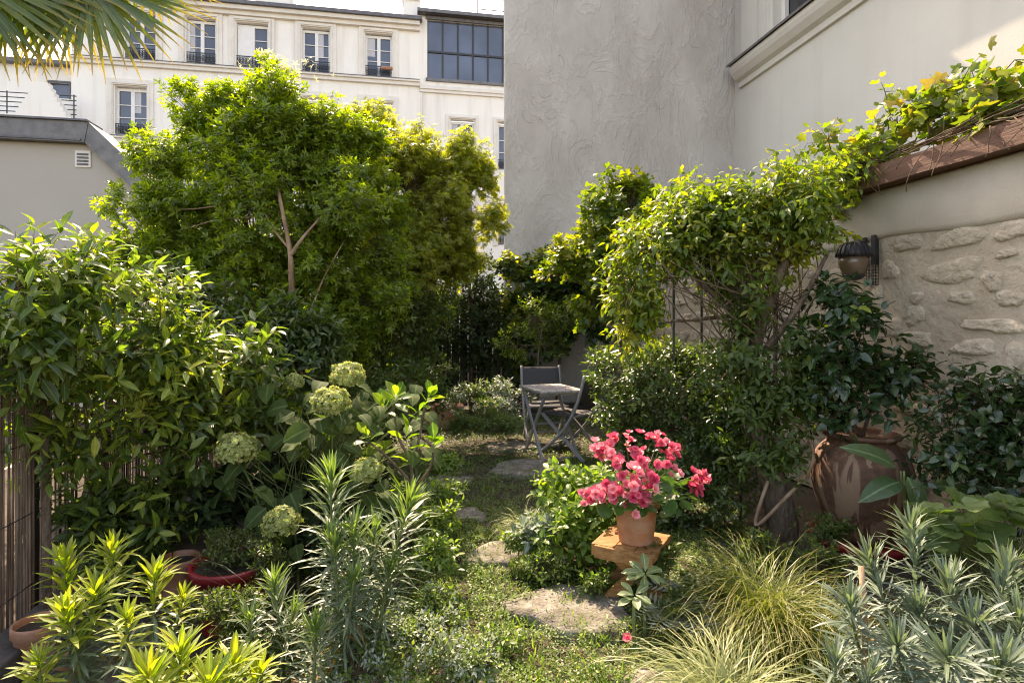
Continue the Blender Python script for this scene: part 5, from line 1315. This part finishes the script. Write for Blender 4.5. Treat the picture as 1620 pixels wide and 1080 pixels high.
# ---- begonia
def begonia():
    root = thing('begonia', 'pink flowering begonia in the terracotta pot on the stool', 'plant', PT + Vector((0, 0, .2)))
    c0 = PT + Vector((0, 0, .21)); stems = MB()
    cl = [(932, 785, 2.84, 5), (955, 772, 2.82, 5), (945, 715, 2.92, 5), (965, 700, 2.98, 5), (990, 695, 3.0, 3), (975, 730, 2.85, 6), (1000, 755, 2.80, 6), (985, 775, 2.78, 5), (1020, 735, 2.84, 6), (1045, 705, 3.0, 6), (1060, 720, 2.95, 5), (1062, 740, 2.9, 4), (1098, 752, 2.98, 4), (1103, 778, 2.95, 4), (1018, 785, 2.76, 5), (970, 795, 2.78, 3), (1040, 695, 3.06, 3), (1010, 715, 2.95, 4), (1025, 760, 2.78, 3), (1110, 758, 3.0, 2)]
    Os, Ns = [], []
    for px, py, d, k in cl:
        c = P(px, py, d); stems.tube(wig(c0, c, 5, .06), [.006, .005, .004, .003, .003, .002], 5)
        for _ in range(k + 4):
            o_ = np.array(c) + RNG.normal(0, 1, 3) * np.array([.028, .022, .024]); Os.append(o_)
            nn = norm(o_ - np.array(c0 - Vector((0, 0, .05)))) * .8 + np.array([0, -.5, .25]) + RNG.normal(0, .35, 3); Ns.append(nn)
    stems.build('stems', 'green_stem', root, True)
    O = np.array(Os); N = np.array(Ns); A = np.cross(N, RNG.normal(0, 1, N.shape))
    put(root, 'bloom', 'petal', O, A, N, RNG.uniform(.022, .036, len(O)), 300, name='flower')
    n = 95; u = norm(RNG.normal(0, 1, (n, 3)) * np.array([1, .9, .5])); u[:, 2] = np.abs(u[:, 2]) * .9 - .12
    O = np.array(c0) + u * np.array([.27, .2, .21]) * RNG.uniform(.55, 1.0, (n, 1)) + np.array([.03, 0, .02])
    A = u * .8 + np.array([0, -.15, -.35]) + RNG.normal(0, .3, u.shape); N = u * .5 + np.array([0, -.25, .8]) + RNG.normal(0, .25, u.shape)
    put(root, 'heart', 'l_begonia', O, A, N, RNG.uniform(.055, .095, n), 300)
    stick_part(root, np.repeat(np.array([c0]), n, 0), O, .003, .002, 'stalks', 'green_stem')
begonia()

# ---- low plants between
def low_plant(name, label, base, blobs, n, k, L, ll, key, mat, nparts=0, tip=None, **kw):
    return shrub(name, label, 'plant', base, blobs, n, k, L, ll, key, mat, nparts=nparts, limbs=False, up=.7, gaps=.1, fill=.6, tip_mat=tip, tip_frac=.2 if tip else 0, twig_r=.002, **kw)
low_plant('leafy_perennial', 'bright green leafy perennial left of the begonia pot', G(900, 3.45), [Bl(880, 790, 3.5, 36, 1, .8), Bl(915, 770, 3.55, 40, 1, .9), Bl(910, 840, 3.3, 45, 1, .8), Bl(950, 790, 3.4, 36), Bl(870, 850, 3.35, 34, 1, .7), Bl(945, 860, 3.2, 36, 1, .7)], 360, 6, .10, .065, 'ovate', 'l_broad', 220)
low_plant('striped_hosta', 'white edged low leaves under the leafy perennial', G(850, 3.3), [Bl(855, 835, 3.35, 28, 1, .6), Bl(835, 850, 3.3, 22, 1, .6)], 70, 5, .06, .06, 'small3', 'l_silver', 60)
low_plant('green_mound', 'soft bright green mound left of the garden table', G(765, 6.1), [Bl(760, 668, 6.1, 44, .8, .5), Bl(790, 675, 6.0, 34, .8, .5), Bl(735, 675, 6.1, 26, .8, .5)], 620, 7, .07, .035, 'small', 'l_cover_dim')
low_plant('variegated_plant', 'grey white variegated plant behind the green mound', G(760, 7.0), [Bl(745, 625, 7.0, 28, .8, .6), Bl(785, 622, 7.1, 32, .8, .6), Bl(815, 640, 6.9, 28, .8, .7), Bl(720, 640, 6.9, 22, .8, .6), Bl(775, 650, 6.7, 30, .8, .5)], 420, 7, .08, .045, 'small3', 'l_silver', tip='l_mid')
low_plant('red_pot_creeper', 'fine green creeper filling the red glazed pot', G(370, 2.72, .25), [Bl(365, 868, 2.72, 46, 1, .35), Bl(400, 860, 2.72, 34, 1, .5), Bl(425, 890, 2.62, 30, 1, 1)], 420, 7, .05, .02, 'small', 'l_mid')
low_plant('trough_plant', 'dark leafy plant growing in the clay trough', G(688, 7.6, .28), [Bl(680, 595, 7.6, 22, 1, .7), Bl(700, 592, 7.6, 20, 1, .7)], 90, 7, .08, .05, 'small3', 'l_dark')
low_plant('weed_patch', 'small leaved white flecked weeds at the bottom centre', G(640, 2.2), [Bl(600, 1000, 2.2, 55, .8, .5), Bl(680, 1010, 2.2, 55, .8, .45), Bl(740, 1050, 2.1, 55, .8, .4), Bl(640, 1060, 2.0, 60, .8, .5), Bl(560, 1050, 2.0, 55, .8, .6), Bl(690, 950, 2.4, 36, .8, .4)], 1250, 7, .05, .022, 'small', 'l_cover', tip='l_silver')
low_plant('corner_weeds', 'fine green weeds between the red pot and foreground spurges', G(380, 2.2), [Bl(370, 985, 2.25, 50, .8, .5), Bl(320, 960, 2.35, 36, .8, .4), Bl(440, 1030, 2.1, 50, .8, .5)], 520, 7, .06, .024, 'small', 'l_mid')
low_plant('bed_filler', 'dark low leaves beneath the sedge clumps on the right', G(1150, 2.8), [Bl(1120, 930, 2.7, 60, .8, .4), Bl(1200, 880, 2.95, 60, .8, .4), Bl(1290, 900, 2.9, 50, .8, .4), Bl(1060, 960, 2.6, 36, .8, .4), Bl(1040, 890, 2.9, 36, .8, .5), Bl(1300, 840, 3.3, 40, .8, .4)], 620, 7, .06, .035, 'small', 'l_mid')

low_plant('understory_shrub', 'dark leafy undergrowth behind the hydrangea flower balls', G(540, 4.4), [Bl(500, 640, 4.5, 60, .8, .8), Bl(570, 640, 4.6, 55, .8, .7), Bl(620, 670, 4.4, 45, .8, .6), Bl(440, 680, 4.1, 55, .8, .8), Bl(540, 700, 4.1, 55, .8, .7), Bl(670, 630, 5.6, 45, .8, .6), Bl(600, 610, 5.4, 55, .8, .7)], 1100, 7, .12, .06, 'small3', 'l_mid')
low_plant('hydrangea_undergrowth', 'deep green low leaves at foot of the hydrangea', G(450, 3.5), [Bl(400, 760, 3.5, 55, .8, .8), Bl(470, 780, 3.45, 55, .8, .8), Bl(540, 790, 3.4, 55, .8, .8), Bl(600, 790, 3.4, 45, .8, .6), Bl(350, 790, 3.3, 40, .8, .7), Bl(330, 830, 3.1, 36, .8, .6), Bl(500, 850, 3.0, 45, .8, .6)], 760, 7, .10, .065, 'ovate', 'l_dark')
low_plant('path_edge_plant', 'lush low green plants spilling over left edge of the path', G(690, 3.3), [Bl(690, 830, 3.4, 36, .8, .5), Bl(700, 780, 3.9, 34, .8, .5), Bl(690, 880, 3.0, 36, .8, .5), Bl(700, 735, 4.7, 30, .8, .5)], 420, 6, .07, .04, 'small3', 'l_broad')
low_plant('path_weed', 'bright weeds along right edge of the path below the stool', G(850, 2.95), [Bl(860, 900, 3.1, 34, .8, .4), Bl(820, 860, 3.3, 26, .8, .4), Bl(980, 1000, 2.6, 30, .8, .4), Bl(950, 925, 2.95, 30, .8, .4), Bl(800, 1010, 2.5, 36, .8, .35)], 420, 6, .05, .028, 'small', 'l_cover')
# ---- ground cover: creeping plants along the path
def ground_cover():
    def scatter(n, box, ll, mat, dens, name, hmax=.05, wl=.35):
        m = n * 3; px = RNG.uniform(box[0], box[1], m); d = np.sqrt(RNG.uniform(box[2] ** 2, box[3] ** 2, m))
        r = (px - 810) / FPX * d; X = r * CA + d * SA; Y = d * CA - r * SA
        pts = np.stack([X, Y, np.zeros(m)], 1); g = lump(pts, 1.3, wl) + .7 * lump(pts, 4.0, wl * .37)
        st = np.zeros(m, bool)
        for sx, sy, sr in STONES: st |= ((X - sx) ** 2 + (Y - sy) ** 2 < (sr * (1.02 + .12 * np.sin(9 * np.arctan2(Y - sy, X - sx)))) ** 2) & (RNG.random(m) > .13)
        ok = (~st) & (g + RNG.normal(0, .6, m) > dens) & (X > FXX + .25) & (X < SX - .1)
        pts = pts[ok][:n]; g = g[ok][:n]; k = len(pts)
        pts[:, 2] = RNG.random(k) * hmax * np.clip(.5 + .3 * g, .15, 1.4) + .004
        az = RNG.random(k) * 6.283; A = np.stack([np.cos(az), np.sin(az), RNG.normal(.15, .35, k)], 1); N = np.stack([RNG.normal(0, .4, k), RNG.normal(0, .4, k), np.ones(k)], 1)
        return put(None, 'small', mat, pts, A, N, ll * RNG.uniform(.6, 1.4, k), 0, mass=name)
    o = scatter(70000, (480, 1180, 2.05, 4.4), .017, 'l_cover', -1.1, 'creeping_ground_cover', .05); tag(o, 'sunlit creeping ground cover between the near stepping stones', 'ground cover')
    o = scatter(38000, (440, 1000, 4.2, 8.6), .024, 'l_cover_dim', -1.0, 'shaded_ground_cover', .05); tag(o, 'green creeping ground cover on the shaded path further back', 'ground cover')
    o = scatter(2600, (560, 1000, 2.1, 7.5), .020, 'l_sere', 1.0, 'leaf_litter', .012); tag(o, 'dry brown leaf litter scattered over the path', 'leaf litter')
    # short grass blades
    c = []
    for _ in range(420):
        px = RNG.uniform(560, 1000); d = RNG.uniform(2.15, 6.0); c.append(G(px, d))
    root = thing('path_grass', 'short grass sprouting between the stones of the path', 'grass', G(800, 3.4)); root['kind'] = 'stuff'
    seg = 3; n = len(c) * 16; base = np.repeat(np.array(c), 16, 0) + RNG.normal(0, .03, (n, 3)) * np.array([1, 1, 0])
    D = norm(np.stack([RNG.normal(0, .5, n), RNG.normal(0, .5, n), np.ones(n)], 1)); N = RNG.normal(0, 1, D.shape)
    put(root, 'needle', 'l_cover', base, D, N, RNG.uniform(.03, .07, n), 0, mass='grass_blades')
ground_cover()
def petals():
    for px, d, label in ((936, 3.18, 'fallen pink begonia flower on the ground left of the stool'), (993, 2.5, 'fallen red begonia flower beside the yellow sedge'), (933, 3.02, 'pale fallen petal near the large flat stone')):
        c = G(px, d, .05); o = bpy.data.objects.new('fallen_flower', tmesh('bloom', 0, 'petal')); COL.objects.link(o)
        o.location = c; o.scale = (.026,) * 3; o.rotation_euler = (R(-35), R(20), random.random() * 3); tag(o, label, 'flower', 'fallen begonia flowers')
petals()

# ---- palm overhanging from the upper left
def palm():
    base = Vector((-2.7, 1.5, 0)); top = Vector((-2.5, 1.6, 2.75))
    root = thing('palm_tree', 'fan palm with yellow tipped fronds hanging in from the upper left', 'palm', base)
    pth, rr = smooth_path([base, base.lerp(top, .5) + Vector((.04, 0, 0)), top], [.13, .11, .10], 8); MB().tube(pth, rr, 14, True, .25).build('trunk', 'bark', root, True)
    def frond(hub, axis, normal, n, L, half, w=.030):
        hub = Vector(hub); axis = Vector(axis).normalized(); nv = Vector(normal); nv = (nv - axis * nv.dot(axis)).normalized(); sd = axis.cross(nv)
        stalk, sr = smooth_path([top, top.lerp(hub, .5) + Vector((0, 0, .25)), hub], [.016, .012, .009], 6)
        st = MB().tube(stalk, sr, 7); seg = 9
        V, F, RB, LN, RN = [], [], [], [], []
        for i in range(n):
            a = -half + 2 * half * i / (n - 1) + random.uniform(-.02, .02); d0 = axis * math.cos(a) + sd * math.sin(a)
            Li = L * (.78 + .22 * math.cos(a)) * random.uniform(.92, 1.05); p = hub.copy(); d = d0 + nv * random.uniform(-.06, .10); r0 = random.random()
            cr = d0.cross(nv).normalized(); fold = (nv * (.6 if i % 2 else -.6) + nv * .3)
            b = len(V); droop = random.uniform(.7, 1.4)
            for k in range(seg + 1):
                f = k / seg; ww = w * (.25 + .75 * math.sin(math.pi * min(.999, f ** .75)) ** .7) * (1 if f < .6 else (1 - ((f - .6) / .4) ** 1.3)) * .5 + .0008
                V += [tuple(p - cr * ww + nv * ww * .5), tuple(p), tuple(p + cr * ww + nv * ww * .5)]; RB += [1, 0, 1]; LN += [f] * 3; RN += [r0] * 3
                d = (d + Vector((0, 0, -.035 * droop * (f ** 1.5) * 2.2))).normalized(); p = p + d * Li / seg
            for k in range(seg):
                for e in (0, 1): q = b + k * 3 + e; F.append((q, q + 1, q + 4, q + 3))
        me = bpy.data.meshes.new('frond'); me.from_pydata(V, [], F)
        for nm, arr in (('rib', RB), ('len', LN), ('rnd', RN)):
            at = me.attributes.new(nm, 'FLOAT', 'POINT'); at.data.foreach_set('value', np.array(arr, np.float32))
        o = link('frond', me, 'l_palm', root, True); st.build('stalk', 'green_stem', o, True)
    def dirp(a, b): return (P(*b) - P(*a))
    frond(P(140, -22, 2.15), dirp((140, -22, 2.15), (250, 75, 2.05)), (.1, -1, .35), 40, .52, R(85), .020)
    frond(P(10, -60, 2.05), dirp((10, -60, 2.05), (70, 90, 2.0)), (.1, -1, .3), 40, .50, R(88), .020)
    frond(P(90, -70, 2.25), dirp((90, -70, 2.25), (110, 80, 2.2)), (-.2, -1, .2), 34, .52, R(78), .020)
    frond(P(-60, -40, 1.95), dirp((-60, -40, 1.95), (0, 90, 1.9)), (.2, -1, .3), 32, .46, R(80), .020)
    frond(P(215, -80, 2.35), dirp((215, -80, 2.35), (235, 20, 2.3)), (.1, -1, .1), 30, .40, R(75), .018)
palm()
